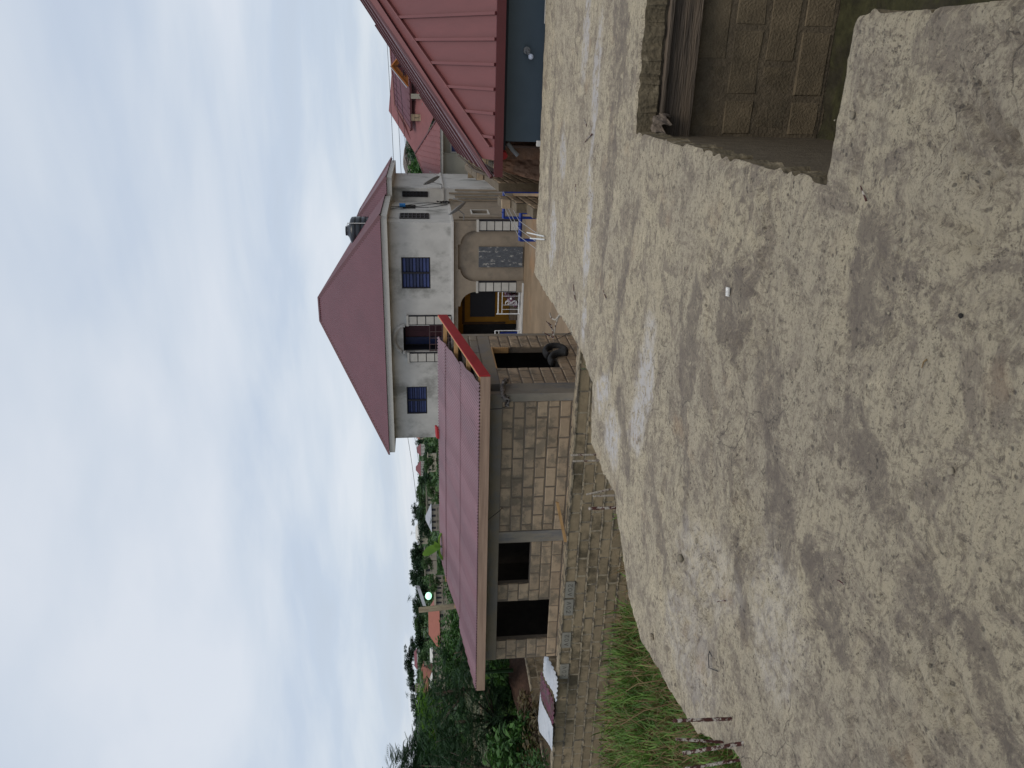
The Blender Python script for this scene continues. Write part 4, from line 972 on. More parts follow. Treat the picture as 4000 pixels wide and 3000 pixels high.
# dishes
def dish(name, label, c, r, axis, anchor, knee):
    t = thing(name, label, 'satellite dish', c, 'satellite dishes'); ax = Vector(axis).normalized()
    V = []; Fc = []; a = ax.cross(Vector((0, 0, 1))).normalized(); b2 = ax.cross(a)
    for i in range(6):
        rr = r*i/5
        for j in range(24): q = 2*math.pi*j/24; V.append(ax*(-0.18*r*(1-(i/5)**2))+a*math.cos(q)*rr+b2*math.sin(q)*rr)
    for i in range(5):
        for j in range(24): j2 = (j+1) % 24; Fc.append((i*24+j, i*24+j2, (i+1)*24+j2, (i+1)*24+j))
    o = obj('reflector', V, Fc, M['dish'], t, True)
    md = o.modifiers.new('s', 'SOLIDIFY'); md.thickness = 0.02
    av = Vector(anchor)-Vector(c); kv = Vector(knee)-Vector(c)
    MB().tube([ax*(-0.18*r), kv, av], 0.022, 6).build('bracket', M['dish'], t)
    MB().tube([b2*r*0.95, ax*r*0.9+b2*r*0.3], 0.012, 5).tube([ax*r*0.86+b2*r*0.32, ax*r*0.95+b2*r*0.22], 0.035, 8).build('feed_arm', M['dish'], t)
dish('satellite_dish', 'grey satellite dish on a bracket at the right corner of the white house', (-5.75, 33.05, 0.02), 0.47, RT*.81+Vector((0, 0, .58))-FW*.05, (-6.28, 33.3, -0.27), (-6.0, 33.1, -0.27))
dish('satellite_dish', 'second satellite dish on the rear wing in front of the rose roof', (-5.30, 38.2, 1.05), 0.45, RT*.9+Vector((0, 0, .43))-FW*.05, (-5.72, 38.5, 0.55), (-5.5, 38.3, 0.55))
# cables on the side wall
cb = MB()
for k in range(3):
    P = []
    for i in range(24):
        q = i/23; P.append((WR+0.03+0.01*k, 36.3+0.35*k+0.25*math.sin(q*7+k*2)+1.2*q, 3.0-2.7*q))
    cb.tube(P, 0.014, 5)
P = [(WR+0.12, 37.8+0.3*math.sin(i*1.3), 0.75-0.04*i+0.1*math.sin(i*2)) for i in range(14)]; cb.tube(P, 0.03, 5)
o = cb.build('cable_run', M['cable']); tag(o, 'black electric cables drooping down the side wall of the white house', 'cable')
o = MB().tube([(-5.7, 38.3, 3.05), (-5.7, 38.3, 3.4)], 0.035, 6).tube([(-5.5, 38.3, 3.05), (-5.5, 38.3, 3.35)], 0.035, 6).build('cable_brackets', M['cable'], hs); hp(o)

# ------------------------------------------------------------------ blue house on the right
bh = thing('blue_house', 'slate blue rendered house with rose ribbed metal hip roof at the slab edge', 'house', (2, 15, -3))
BI = Matrix.Translation((-2, -15, 3))
def bp(o): o.matrix_parent_inverse = BI; return o
bp(MB().box(-0.95, 6.0, 10.70, 10.85, -3.0, 0.405).build('front_wall', M['blue_wall'], bh))
bp(MB().box(-1.15, 6.0, 10.60, 10.80, 0.41, 0.52).build('frieze', M['navy'], bh))
E0 = Vector((-1.37, 10.35, 0.585)); LD = Vector((-0.075, 0.997, 0)).normalized(); pitch = 0.69
upf = Vector((0, 1, pitch)).normalized()
LN = Vector((LD.y, -LD.x, 0)).normalized()     # inward normal of the left eave
upl = (LN+Vector((0, 0, pitch))).normalized()
hipd = Vector((0.925, 1.0, pitch))
bp(MB().box(-1.20, -1.05, 10.85, 21.0, -3, 0.45).build('left_wall', M['bank'], bh))
rbf = bpy.data.objects.new('roof', None); link(rbf, bh); rbf.matrix_parent_inverse = BI
# front slope: panel strips between ribs
sp = 0.293; xs0 = -0.87; ribs = [xs0+sp*i for i in range(-1, 22)]
hk = 1/0.925
def hiplen(x): return max(0, (x-E0.x)*hk)*math.sqrt(1+pitch*pitch)
capw = 0.27
for i in range(len(ribs)-1):
    a, c = max(ribs[i], E0.x), ribs[i+1]
    la, lc = min(hiplen(a), 6.6), min(hiplen(c), 6.6)
    P = E0-Vector((E0.x, 0, 0))
    V = [P+X1*a, P+X1*c, P+X1*c+upf*lc, P+X1*a+upf*la]
    n_ = X1.cross(upf)
    obj('roof_panel', V, [(0, 1, 2, 3)] if la > 0.01 else [(0, 1, 2)], M['rose_roof'], rbf)
    if i >= 0 and lc > capw*1.5:
        L0 = lc-capw*1.35
        MB().obox(P+X1*(c-0.018)-upf*0.012, X1*0.036, upf*L0, n_*0.042).build('roof_rib', M['rose_roof'], rbf)
        MB().tube([P+X1*c-upf*0.02+n_*0.015, P+X1*c+upf*0.0+n_*0.015], 0.022, 6).build('rib_end', M['dark_trim'], rbf)
# left slope, ribs going up it
nl = 40; Lf = 11.4; hl = Lf/2
for i in range(nl):
    a, c = Lf*i/nl, Lf*(i+1)/nl
    ra = min(a, Lf-a)*0.98*math.sqrt(1+pitch*pitch); rc_ = min(c, Lf-c)*0.98*math.sqrt(1+pitch*pitch)
    p, q = E0+LD*a, E0+LD*c
    obj('roof_panel', [q, p, p+upl*ra, q+upl*rc_], [(0, 1, 2, 3)], M['maroon_trim'], rbf)
    if i % 5 == 0 and ra > 0.1: MB().obox(p, LD*0.035, upl*ra, LN.cross(Vector((0, 0, 1)))*0+LD.cross(upl)*(-0.03 if LD.cross(upl).z < 0 else 0.03)).build('roof_rib', M['maroon_trim'], rbf)
# hip cap: broad flashing on the front side
nrm = X1.cross(upf).normalized(); hd = hipd.normalized()
sidev = nrm.cross(hd).normalized()
if sidev.x < 0: sidev = -sidev
t0 = 0.12; hlE = hipd*5.2
n_l = LD.cross(upl); n_l = n_l if n_l.z > 0 else -n_l; n_l.normalize()
sl2 = n_l.cross(hd).normalized(); sl2 = sl2 if sl2.x < 0 else -sl2
obj('hip_flashing', [E0+nrm*0.045, E0+hlE+nrm*0.045, E0+hlE+sidev*capw+nrm*0.045, E0+sidev*0.02+nrm*0.045+hd*capw], [(3, 2, 1, 0)], M['rose_cap'], rbf)
MB().obox(E0+sidev*capw*0.96+hd*capw, sidev*0.02, hlE, nrm*0.05).build('flashing_lip', M['rose_cap'], rbf)
obj('hip_flashing', [E0+n_l*0.04, E0+hlE+n_l*0.04, E0+hlE+sl2*0.16+n_l*0.04, E0+sl2*0.03+n_l*0.04+hd*0.2], [(0, 1, 2, 3)], M['maroon_trim'], rbf)
MB().tube([E0+(nrm+n_l)*0.02, E0+hlE+(nrm+n_l)*0.02], 0.03, 6).build('hip_roll', M['maroon_trim'], rbf)
# gutter and fascia
MB().box(E0.x-0.0, 6.0, 10.27, 10.36, 0.475, 0.588).build('gutter', M['dark_trim'], rbf)
MB().obox(E0+Vector((0.02, 0.0, -0.10)), LD*11.4, LN*0.03, Vector((0, 0, 0.10))).build('left_fascia', M['dark_trim'], rbf)
MB().tube([(-1.12, 10.5, 0.44), (-1.10, 10.62, 0.44)], 0.05, 10).build('pipe_end', M['red_paint'], rbf)
# old timber edge under the left eave
crumple('pole_timber', [E0+LD*2.0+Vector((-.10, 0, -.10)), E0+LD*5+Vector((-.16, 0, -.06)), E0+LD*8+Vector((-.14, 0, -.10)), E0+LD*11.4+Vector((-.1, 0, -.06))], 0.026, M['bark'], 'long grey crooked pole lying along the left eave of the blue house', 'pole', 6, amp=0.25)
# bulb on the wall
lb = thing('wall_light', 'white bulb in a grey holder on the slate blue wall', 'wall light', (0.19, 10.69, 0.155))
MB().tube([(0, 0, 0), (0, -0.05, 0)], 0.045, 12).tube([(0, -0.05, 0), (-0.035, -0.085, -0.02)], 0.026, 10).build('holder', M['dish'], lb)
bmx = bmesh.new(); bmesh.ops.create_uvsphere(bmx, u_segments=14, v_segments=10, radius=0.036); me = bpy.data.meshes.new('bulb'); bmx.to_mesh(me); bmx.free(); me.materials.append(M['bulb'])
for p in me.polygons: p.use_smooth = True
o = bpy.data.objects.new('bulb', me); link(o, lb); o.location = (-0.075, -0.11, -0.045)
MB().tube([(-0.035, -0.085, -0.02), (-0.06, -0.10, -0.035)], 0.02, 10).build('bulb_neck', M['dish'], lb)
# pale strip at wall foot
o = MB().box(0.5, 6.0, 10.26, 10.40, -0.12, -0.02).build('white_board', M['ledge_white']); tag(o, 'pale cement strip at the foot of the blue wall beside the slab', 'cement strip')
# earth bank between blue wall and block walls
def bankz(X, Y): return 0.40-0.62*sstep(-X, 0.95, 1.85)+(fbm(X*7, Y*7, 12)-0.5)*0.10 - 0.5*sstep(10.9-Y, 0, .5)
V = []; Fc = []; na, nb2 = 46, 40
for i in range(na):
    for j in range(nb2):
        u = i/(na-1); v = j/(nb2-1)
        x_ = -0.97-u*(0.66-0.20*v); y_ = 11.0 + v*0.25 + 0.15*fbm(np.array(u*6.), np.array(v*6.), 4)
        z_ = -0.6+v*(1.05-0.12*u*u) + 0.05*float(fbm(np.array(u*14.), np.array(v*14.), 6))
        V.append((x_, float(y_), z_))
for i in range(na-1):
    for j in range(nb2-1): Fc.append((i*nb2+j, (i+1)*nb2+j, (i+1)*nb2+j+1, i*nb2+j+1))
o = obj('earth_bank', V, Fc, M['bank'], None, True); tag(o, kind='structure')
o = MB().tube([(-0.98, 10.78, 0.36), (-1.06, 10.76, 0.30), (-1.14, 10.74, 0.22)], 0.028, 10).build('corrugated_hose', M['dish']); tag(o, 'short grey corrugated hose poking out at the end of the blue wall', 'hose')
o = MB().box(-0.97, -0.90, 10.28, 10.34, -0.06, 0.03).build('white_brick_chip', M['ledge_white']); tag(o, 'small white chip of tile at the slab edge below the blue wall end', 'tile chip')

# ---- stepped block walls beside the slab
def bwall(name, label, O, Ld, length, z0, ntop, steps):
    t = thing(name, label, 'wall')
    f = bpy.data.objects.new('wall_face', None); link(f, t)
    block_wall(f, O, Ld, length, z0, ntop, 0.16, 0.36, 0.028, [], M['block'], M['mortar_pit'], 'bw', thick=0.14, depth=0.15, proud=0.008, topf=steps)
    return t
# these faces look toward +x: travel direction +y, normal to the left is -x, so front faces +x
bwall('stepped_block_wall', 'unfinished block wall with stepped top behind the earth bank', (-1.86, 13.2, 0), LD, 7.5, -1.2, 10, lambda u: 0.22+0.10*math.floor(u/1.6))
bwall('stepped_block_wall', 'shaded block wall ending at the slab edge beside the blue pipe frames', (-1.88, 10.45, 0), LD, 2.9, -1.2, 9, lambda u: -0.20+0.13*math.floor(u/0.75))
bwall('block_pier', 'short leaning block pier just left of the red soil bank', (-1.62, 13.9, 0), LD, 1.4, -1.2, 9, lambda u: 0.12+0.12*math.floor(u/0.5))

# ---- blue pipe frames with wires
def pframe(name, label, xa, xb, y, zt, zb):
    t = thing(name, label, 'pipe frame', ((xa+xb)/2, y, zb), 'blue painted pipe frames'); inv = Matrix.Translation((-(xa+xb)/2, -y, -zb))
    for x_ in (xa, xb):
        o = MB().tube([(x_, y, zb), (x_, y, zt)], 0.030, 10).build('post', M['blue_pipe'], t); o.matrix_parent_inverse = inv
    o = MB().tube([(xa-0.01, y, zt), (xb+0.01, y, zt)], 0.034, 10).build('crossbar', M['blue_pipe'], t); o.matrix_parent_inverse = inv
    b = MB()
    for x_ in (xa+0.12, (xa+xb)/2, xb-0.1): b.tube([(x_, y-0.03, zt), (x_, y-0.03, zt+0.05)], 0.012, 5)
    o = b.build('hooks', M['blue_pipe'], t); o.matrix_parent_inverse = inv
    return t
pframe('pipe_frame', 'blue pipe frame standing nearer the slab edge left of the stepped wall', -3.01, -2.50, 14.0, -0.27, -3.0)
pframe('pipe_frame', 'blue pipe frame standing farther back near the white house corner', -3.15, -2.58, 17.0, -0.27, -3.0)
wr = MB()
for x_ in (-2.65, -2.8, -2.93): wr.tube([(x_+0.1, 17.0, -0.24), (x_, 14.0, -0.24), (x_-0.35, 10.5, -1.3)], 0.006, 4)
o = wr.build('line_wires', M['wire']); tag(o, 'thin pale wires strung between the two blue pipe frames', 'wire')
for (p, q) in (((-2.18, 10.60, 0.07), (-1.98, 9.4, 0.02)), ((-2.22, 10.40, 0.05), (-2.01, 9.35, 0.02))):
    o = MB().obox(p, Vector(q)-Vector(p), (0.016, 0.006, 0), (0, 0, 0.010)).build('white_lath', M['pvc'])
    tag(o, 'thick white lath lying over the slab edge near the blue frame' if p[0] > -2.2 else 'thin chipped white lath beside the thicker one on the slab edge', 'lath')

# ------------------------------------------------------------------ rebars and small things on the slab
def rebar(b0, t0_, r, label, m, grp='short rusty rebars sticking up from the slab'):
    rr = random.Random(int(abs(b0[0]*1000+b0[1]*77))); P = [Vector(b0).lerp(Vector(t0_), i/26) for i in range(27)]
    mb = MB(); n0 = 0; mb.tube(P, r, 9)
    mb.V = [v+Vector((rr.uniform(-1, 1), rr.uniform(-1, 1), rr.uniform(-1, 1)))*r*0.13 + (Vector((v.x-P[0].x, v.y-P[0].y, 0)).normalized()*r*0.12 if (i//9) % 2 else Vector()) for i, v in enumerate(mb.V)]
    o = mb.build('rebar', m, None, True); tag(o, label, 'rebar', grp)
R = 0.0085
rebar((-3.09, 2.78, -.01), (-3.075, 2.78, 0.315), R, 'straight rebar coated with cement at its foot, first beside the crack', M['rust'])
rebar((-3.29, 2.81, -.01), (-3.24, 2.81, 0.27), R*.9, 'dark rusty rebar leaning right behind the slab crack', M['rust'])
rebar((-3.08, 2.62, -.01), (-3.12, 2.62, 0.31), R*1.15, 'thick rebar leaning left crossing the dark crack', M['rust'])
rebar((-3.215, 2.635, -.01), (-3.235, 2.625, 0.29), R*.9, 'rusty speckled rebar nearest the frame corner over the grass', M['rust'])
for k, (x_, y_, h_, lb_) in enumerate([(-3.27, 6.01, .235, 'white flecked rebar farthest along the slab edge'), (-3.25, 5.86, .245, 'second farthest flecked rebar on the slab edge'), (-3.25, 5.37, .22, 'cement caked rebar leaning away at the slab edge'),
                                       (-3.25, 5.26, .19, 'shortest rebar of the three in front of the block wall'), (-3.33, 5.20, .235, 'thick scaly rebar beside the projecting slab tongue')]):
    rebar((x_, y_, -.01), (x_+(-.05 if k == 2 else 0.0), y_, h_), 0.0085 if k < 4 else 0.012, lb_, M['rust_cem'] if k < 4 else M['rust'])
# bent rods beyond the slab
o = MB().tube([(-3.50, 10.9, -0.75), (-3.53, 11.0, -0.62), (-3.56, 11, -0.52), (-3.69, 11, -0.48), (-3.86, 11, -0.46)], 0.012, 6).build('bent_rod', M['rust_cem']); tag(o, 'curved grey steel rod rising beyond the slab edge', 'rod')
o = MB().tube([(-2.60, 8.15, 0.0), (-2.72, 8.3, 0.02), (-2.74, 8.42, 0.05), (-2.68, 8.45, 0.07)], 0.010, 6).build('bent_rod', M['rust_cem']); tag(o, 'small hooked steel rod at the slanted slab edge', 'rod')
tw = MB()
for (p, q) in (((-3.88, 11, -0.46), (-3.7, 11, -.42)), ((-3.78, 11, -.45), (-3.62, 11, -.33)), ((-3.9, 11.0, -.46), (-3.8, 11, -.28)), ((-3.7, 11, -.42), (-3.64, 11, -.36)), ((-4.2, 12.5, -1.3), (-3.95, 11, -.46))): tw.tube([p, q], 0.012, 5, 0.005)
o = tw.build('dead_twig', M['rust']); tag(o, 'reddish dead twig sticking up beyond the slab edge', 'twig')
# cracked corner
ck = MB(); 
o = MB().tube([(-2.98, 3.00, 0.006), (-3.02, 3.06, 0.012), (-3.05, 3.10, 0.012), (-2.99, 3.13, 0.012), (-2.95, 3.12, 0.014), (-2.96, 3.09, 0.01)], 0.0025, 5).build('binding_wire', M['cable']); tag(o, 'hooked black binding wire lying on the slab near the rebars', 'wire')
def pebble(x, y, s, m, label, seed, flat=0.6):
    bmx = bmesh.new(); bmesh.ops.create_icosphere(bmx, subdivisions=2, radius=s); rr = random.Random(seed)
    for v in bmx.verts: v.co *= 1+rr.uniform(-.16, .16); v.co.z *= flat
    me = bpy.data.meshes.new('pebble'); bmx.to_mesh(me); bmx.free(); me.materials.append(m)
    for p in me.polygons: p.use_smooth = True
    o = link(bpy.data.objects.new('pebble', me)); o.location = (x, y, 0.004+s*flat*0.5); o.rotation_euler = (0, 0, seed); tag(o, label, 'pebble', 'pebbles on the slab')
pebble(-2.76, 3.71, .026, M['stone'], 'largest dark pebble on the pale smooth part of the slab', 1)
pebble(-2.50, 3.52, .018, M['stone'], 'brown flat pebble to the right of the large dark one', 2, .4)
pebble(-0.13, 2.72, .014, M['stone'], 'round pebble at the near lip of the slab hole', 3)
pebble(-0.51, 2.29, .014, M['stone'], 'small oval pebble midway between the hole and frame edge', 4)
pebble(-1.07, 1.80, .012, M['stone'], 'little dark stone near the frame edge', 5)
pebble(-0.63, 1.93, .008, M['dark'], 'tiny black stone close to the camera', 6)
pebble(-3.64, 4.02, .026, M['slab'], 'pale lump of cement stuck on the left slab edge', 7, .8)
o = MB().obox((-1.05, 3.56, 0.004), (.045, .006, .003), (-.005, .032, 0), (0, 0, .008)).build('tile_fragment', mat('speckled_chip', (0.62, 0.60, 0.56), var=0.3, scale=60, col2=(0.05, 0.05, 0.05), c2f=(0.56, 0.6), c2s=160)); tag(o, 'square black and white speckled chip on the dirty slab', 'tile chip')
def stick(x, y, a, l, r, label, m):
    o = MB().tube([(x, y, .008), (x+l*.5*math.cos(a)+.006, y+l*.5*math.sin(a), .012), (x+l*math.cos(a), y+l*math.sin(a), .008)], r, 5, r*.5).build('twig', m); tag(o, label, 'twig', 'twigs and straw on the slab')
stick(-0.40, 2.52, 0.9, .07, .004, 'thin red brown twig beside the hole near the camera', M['rust'])
stick(-0.55, 7.05, 1.9, .30, .008, 'forked reddish twig on the far right part of the slab', M['rust'])
stick(-0.50, 7.30, 1.2, .16, .006, 'short twig touching the forked reddish twig', M['rust'])
stick(-1.2, 7.6, .4, .14, .007, 'small dark twig on the grey streak of the slab', M['rust'])
stick(-2.2, 7.3, .9, .22, .006, 'long thin twig near the slanted slab edge', M['rust'])
stick(-1.80, 6.05, 1.3, .14, .006, 'dark straw lying above the wet patch', M['rust'])
stick(-2.55, 3.05, 2.3, .12, .004, 'dark splinter on the smooth grey area', M['rust'])
stick(-0.80, 2.02, 2.8, .035, .0035, 'pale straw bit near the camera', M['straw'])
stick(-1.75, 2.15, 1.9, .05, .0035, 'small brown splinter near the stained ridge', M['rust'])
# loose grit on slab: stuff
rr = random.Random(11); gm = MB()
for i in range(1500):
    y_ = 1.2+8.8*rr.random()**1.6; x_ = rr.uniform(-3.6, 2.0)*(0.35+0.065*y_*1.0)
    if not bool(in_slab(np.array([x_]), np.array([y_]))[0]): continue
    s = rr.uniform(.0015, .0045)*(1+y_*0.12); z_ = float(bump_h(np.array([x_]), np.array([y_]))[0])
    n = len(gm.V)
    gm.V += [(x_-s, y_-s*rr.random(), z_), (x_+s*rr.random()*1.4, y_-s, z_), (x_+s*.4, y_+s*1.2, z_), (x_, y_, z_+s*1.1)]
    gm.F += [(n, n+1, n+3), (n+1, n+2, n+3), (n+2, n, n+3)]
o = gm.build('grit', M['stone']); tag(o, kind='stuff')

# ------------------------------------------------------------------ vegetation
def frond_verts(L_, n, w_, droop, rr):
    """one pinnate leaf along +x"""
    V = []; Fc = []
    for i in range(n):
        t = (i+1)/(n+0.5); x = L_*t; z = -droop*t*t*L_; ll = w_*(1-0.55*abs(t-0.45)*1.6)
        for s in (-1, 1):
            k = len(V); V += [(x, 0, z), (x+ll*.35, s*ll*.55, z+0.03*ll-ll*.12), (x+ll*.55, s*ll, z-ll*.30), (x+ll*.02, s*ll*.6, z-ll*.15)]
            Fc.append((k, k+1, k+2, k+3))
    return V, Fc
def crown_mesh(name, clumps, per, L_, kind, m, seed, flat=0.8):
    """clumps: list of (centre, radius)"""
    rr = random.Random(seed); VV = []; FF = []; off = 0
    for (c, r) in clumps:
        for i in range(per):
            while True:
                d = Vector((rr.gauss(0, 1), rr.gauss(0, 1), rr.gauss(0, 1)))
                if d.length > 0.1: break
            d.normalize(); d.z *= flat
            p = Vector(c)+d*r*(rr.random()**0.35)
            if kind == 'pinnate':
                V, Fc = frond_verts(L_*rr.uniform(.7, 1.2), 7, L_*.30, rr.uniform(.1, .6), rr)
            else:
                a, b_ = L_*rr.uniform(.6, 1.3), L_*rr.uniform(.35, .6)
                V = [(0, 0, 0), (a*.5, -b_*.5, .04*a), (a, 0, -a*.15), (a*.5, b_*.5, .04*a)]; Fc = [(0, 1, 2, 3)]
            az = math.atan2(d.y, d.x)+rr.uniform(-.9, .9); el = rr.uniform(-.5, .7)
            mt = Matrix.Rotation(az, 3, 'Z') @ Matrix.Rotation(-el, 3, 'Y') @ Matrix.Rotation(rr.uniform(-.6, .6), 3, 'X')
            VV += [mt @ Vector(v)+p for v in V]; FF += [tuple(off+q for q in f) for f in Fc]; off += len(V)
    return mesh(name, VV, FF, m)
def trunk_mesh(h, r, limbs, seed):
    rr = random.Random(seed); mb = MB(); mb.tube([(0, 0, 0), (rr.uniform(-.1, .1), rr.uniform(-.1, .1), h*.45), (0, 0, h*.8)], r, 7, r*.4)
    for c, q in limbs: mb.tube([(0, 0, h*.35), Vector(c)*.6+Vector((0, 0, h*.12)), Vector(c)], r*.4, 5, r*.12)
    return mb
def near_tree(base, clumps, per, L_, kind, m, seed, label, cat='tree', name='leafy_tree', group=None, tr=0.09):
    t = thing(name, label, cat, base, group)
    cl = [(Vector(c)-Vector(base), r) for c, r in clumps]
    hmax = max(c.z for c, r in cl)
    trunk_mesh(hmax, tr, cl, seed).build('trunk', M['bark'], t, True)
    link(bpy.data.objects.new('crown', crown_mesh('crown', cl, per, L_, kind, m, seed)), t)
    return t
def clumps_px(lst): return [(at(x, y, D), r) for (x, y, D, r) in lst]
# big dark feathery tree filling the left end of the frame
near_tree(at(2060, 2800, 26), clumps_px([(1800, 2700, 25.2, 1.14), (1760, 2830, 25.2, 1.2), (1790, 2950, 25.2, 1.32), (1880, 2620, 25.2, 0.96), (1890, 2760, 25.2, 1.2), (1900, 2900, 25.2, 1.08), (1960, 2790, 26.1, 0.66), (1740, 2640, 26.4, 0.84), (1700, 2760, 26.4, 0.84), (1930, 2680, 26.1, 0.72), (1830, 2580, 23.1, 0.61), (1980, 2900, 25.5, 0.72), (1700, 2900, 26.4, 0.96), (1760, 3040, 26.4, 1.44), (1900, 3060, 25.2, 1.44)]),
          150, .42, 'pinnate', M['leaf_dark'], 21, 'big dark feathery tree left of the shed roof')
near_tree(at(2100, 2990, 24), clumps_px([(1615, 2990, 31.2, 0.92), (1675, 3020, 31.2, 1.22), (1655, 2940, 31.2, 0.61), (1735, 2930, 31.2, 0.92), (1575, 3060, 31.2, 1.22), (1765, 3020, 31.2, 1.22)]), 260, .50, 'pinnate', M['leaf_dark'], 22, 'taller dark tree rising above the skyline at the frame edge')
near_tree(at(1900, 2700, 26), clumps_px([(1670, 2720, 31.2, 0.66), (1690, 2790, 31.2, 0.78), (1660, 2770, 31.2, 0.42), (1680, 2880, 31.2, 0.66), (1700, 2840, 31.2, 0.48)]), 110, .36, 'pinnate', M['leaf_bright'], 23, 'light green leafy tree top in front of the brown roofed house')
near_tree(at(2120, 2920, 23), clumps_px([(2010, 2900, 21.9, 0.48), (1990, 2960, 21.9, 0.6), (1950, 2920, 22.5, 0.48), (2040, 2990, 21.9, 0.6), (1960, 3010, 23.1, 0.72)]), 90, .30, 'simple', M['leaf_mid'], 24, 'bright green bush below the dark feathery tree', 'bush', 'bush', tr=.03)
near_tree(at(1830, 2550, 23), clumps_px([(1790, 2560, 26.4, 0.66), (1798, 2500, 25, .6), (1838, 2480, 24, .45), (1778, 2450, 26, .6), (1798, 2400, 27, .6), (1788, 2340, 28, .55), (1790, 2620, 28.8, 0.72), (1750, 2600, 28.6, 0.77), (1768, 2290, 30, .5), (1758, 2230, 32, .45), (1747, 2540, 27, .6), (1818, 2430, 25, .5), (1758, 2180, 34, .4)]), 520, .16, 'simple', M['leaf_mid'], 25, 'dense mid green hedge bushes behind the shed roof', 'bush', 'hedge_bush', tr=.03)
# weeds on the bank left of the shed
near_tree(at(2090, 2640, 25), clumps_px([(1940, 2600, 24.6, 0.55), (1960, 2640, 26.7, 0.6), (1990, 2620, 26.1, 0.54), (1930, 2660, 27.9, 0.6), (1975, 2690, 26.7, 0.48)]), 260, .22, 'simple', M['leaf_mid'], 26, 'tangled green weeds on the bank beside the shed end wall', 'bush', 'weed_clump', tr=.02)
near_tree(at(2100, 2950, 22), clumps_px([(2080, 2800, 21.9, 0.42), (2090, 2880, 21.3, 0.42), (2100, 2960, 21.3, 0.48), (2060, 2760, 22.5, 0.36), (2060, 2930, 21.9, 0.48)]), 120, .20, 'simple', M['straw_dark'], 27, 'dry brown weeds along the low side wall', 'bush', 'weed_clump', tr=.02)
near_tree(at(2090, 3000, 22), clumps_px([(2030, 2870, 21.9, 0.36), (2070, 3000, 20.1, 0.42), (2110, 2985, 19.5, 0.3), (2040, 2820, 21.9, 0.3)]), 110, .18, 'simple', M['leaf_mid'], 28, 'low green weeds at the left frame edge above the side wall', 'bush', 'weed_clump', tr=.02)
# soil mound and dark hollow
def mound(c, rx, ry, h, m, name, seed, label, cat):
    V = []; Fc = []; n, k = 28, 14; rr = random.Random(seed)
    for i in range(k):
        f = i/(k-1)
        for j in range(n):
            t = 2*math.pi*j/n; q = 1+rr.uniform(-.06, .06); V.append((rx*f*math.cos(t)*q, ry*f*math.sin(t)*q, h*math.cos(f*math.pi/2)*q))
    for i in range(k-1):
        for j in range(n): j2 = (j+1) % n; Fc.append((i*n+j, (i+1)*n+j, (i+1)*n+j2, i*n+j2))
    o = obj(name, V, Fc, m, None, True); o.location = c; tag(o, label, cat); return o
mound(at(2050, 2650, 25.2)+Vector((0, 0, -0.25)), 1.2, 2.6, 0.75, mat('dark_soil', (0.055, 0.030, 0.020), var=0.4, scale=5, bump=1, bscale=14), 'soil_heap', 2, 'dark brown heap of soil behind the low side wall', 'soil heap')
# banana plants
def banana_leaf(base, dirv, L_, w_, droop, fold=0.25):
    d = Vector(dirv).normalized(); s = d.cross(Vector((0, 0, 1))).normalized() if abs(d.z) < .85 else RT; V = []; Fc = []; n = 12
    for i in range(n+1):
        t = i/n; c = Vector(base)+d*L_*t+Vector((0, 0, -droop*L_*t*t)); ww = w_*math.sin(min(1, t*1.08+.05)*math.pi)**.6 if t < .93 else w_*.25*(1-t)/.07
        for k, q in ((-1, -1), (0, 0), (1, 1)): V.append(c+s*ww*q*.5+Vector((0, 0, -abs(q)*ww*fold*-1)))
    for i in range(n):
        for k in (0, 1): Fc.append((i*3+k, i*3+k+1, (i+1)*3+k+1, (i+1)*3+k))
    return V, Fc
def banana(base, top, leaves, label):
    t = thing('banana_plant', label, 'banana plant', base, 'banana plants'); tp = Vector(top)-Vector(base)
    MB().tube([tp*max(0, 1-.7/tp.length), tp*.98, tp], .05, 8, .03).build('stem', M['leaf_dark'], t, True)
    for (dv, L_, w_, dr) in leaves:
        V, Fc = banana_leaf(tp, dv, L_, w_, dr); obj('leaf', V, Fc, M['banana'], t, True)
ba = at(1722, 2135, 20); banana((ba.x, ba.y, -3), ba, [((-.38, -.1, 1), .60, .25, 0.05), ((.35, .1, .75), .35, .16, .4), ((-.9, 0, .25), .6, .2, .7), ((.8, .3, .3), .6, .2, .7)], 'banana plant whose big bright leaf rises above the middle of the shed roof')
ba = at(1890, 2625, 18); banana((ba.x, ba.y, -2.5), ba, [((.12, 0, 1), .34, .24, .1), ((-.9, .2, .5), .5, .2, .6), ((.7, .1, .5), .45, .18, .7), ((.3, -.7, .4), .5, .18, .8)], 'banana plant with one yellow green leaf behind the left roof corner')
ba = at(2045, 2850, 23); banana((ba.x, ba.y, -2.4), ba, [((.2, 0, 1), .35, .12, .2), ((.5, .1, .6), .3, .10, .4), ((-.7, -.2, .1), .35, .10, .8), ((-.2, .1, .9), .25, .09, .3), ((0.8, 0, .2), .25, .08, .8)], 'small young banana plant in the dry weeds beyond the side wall')
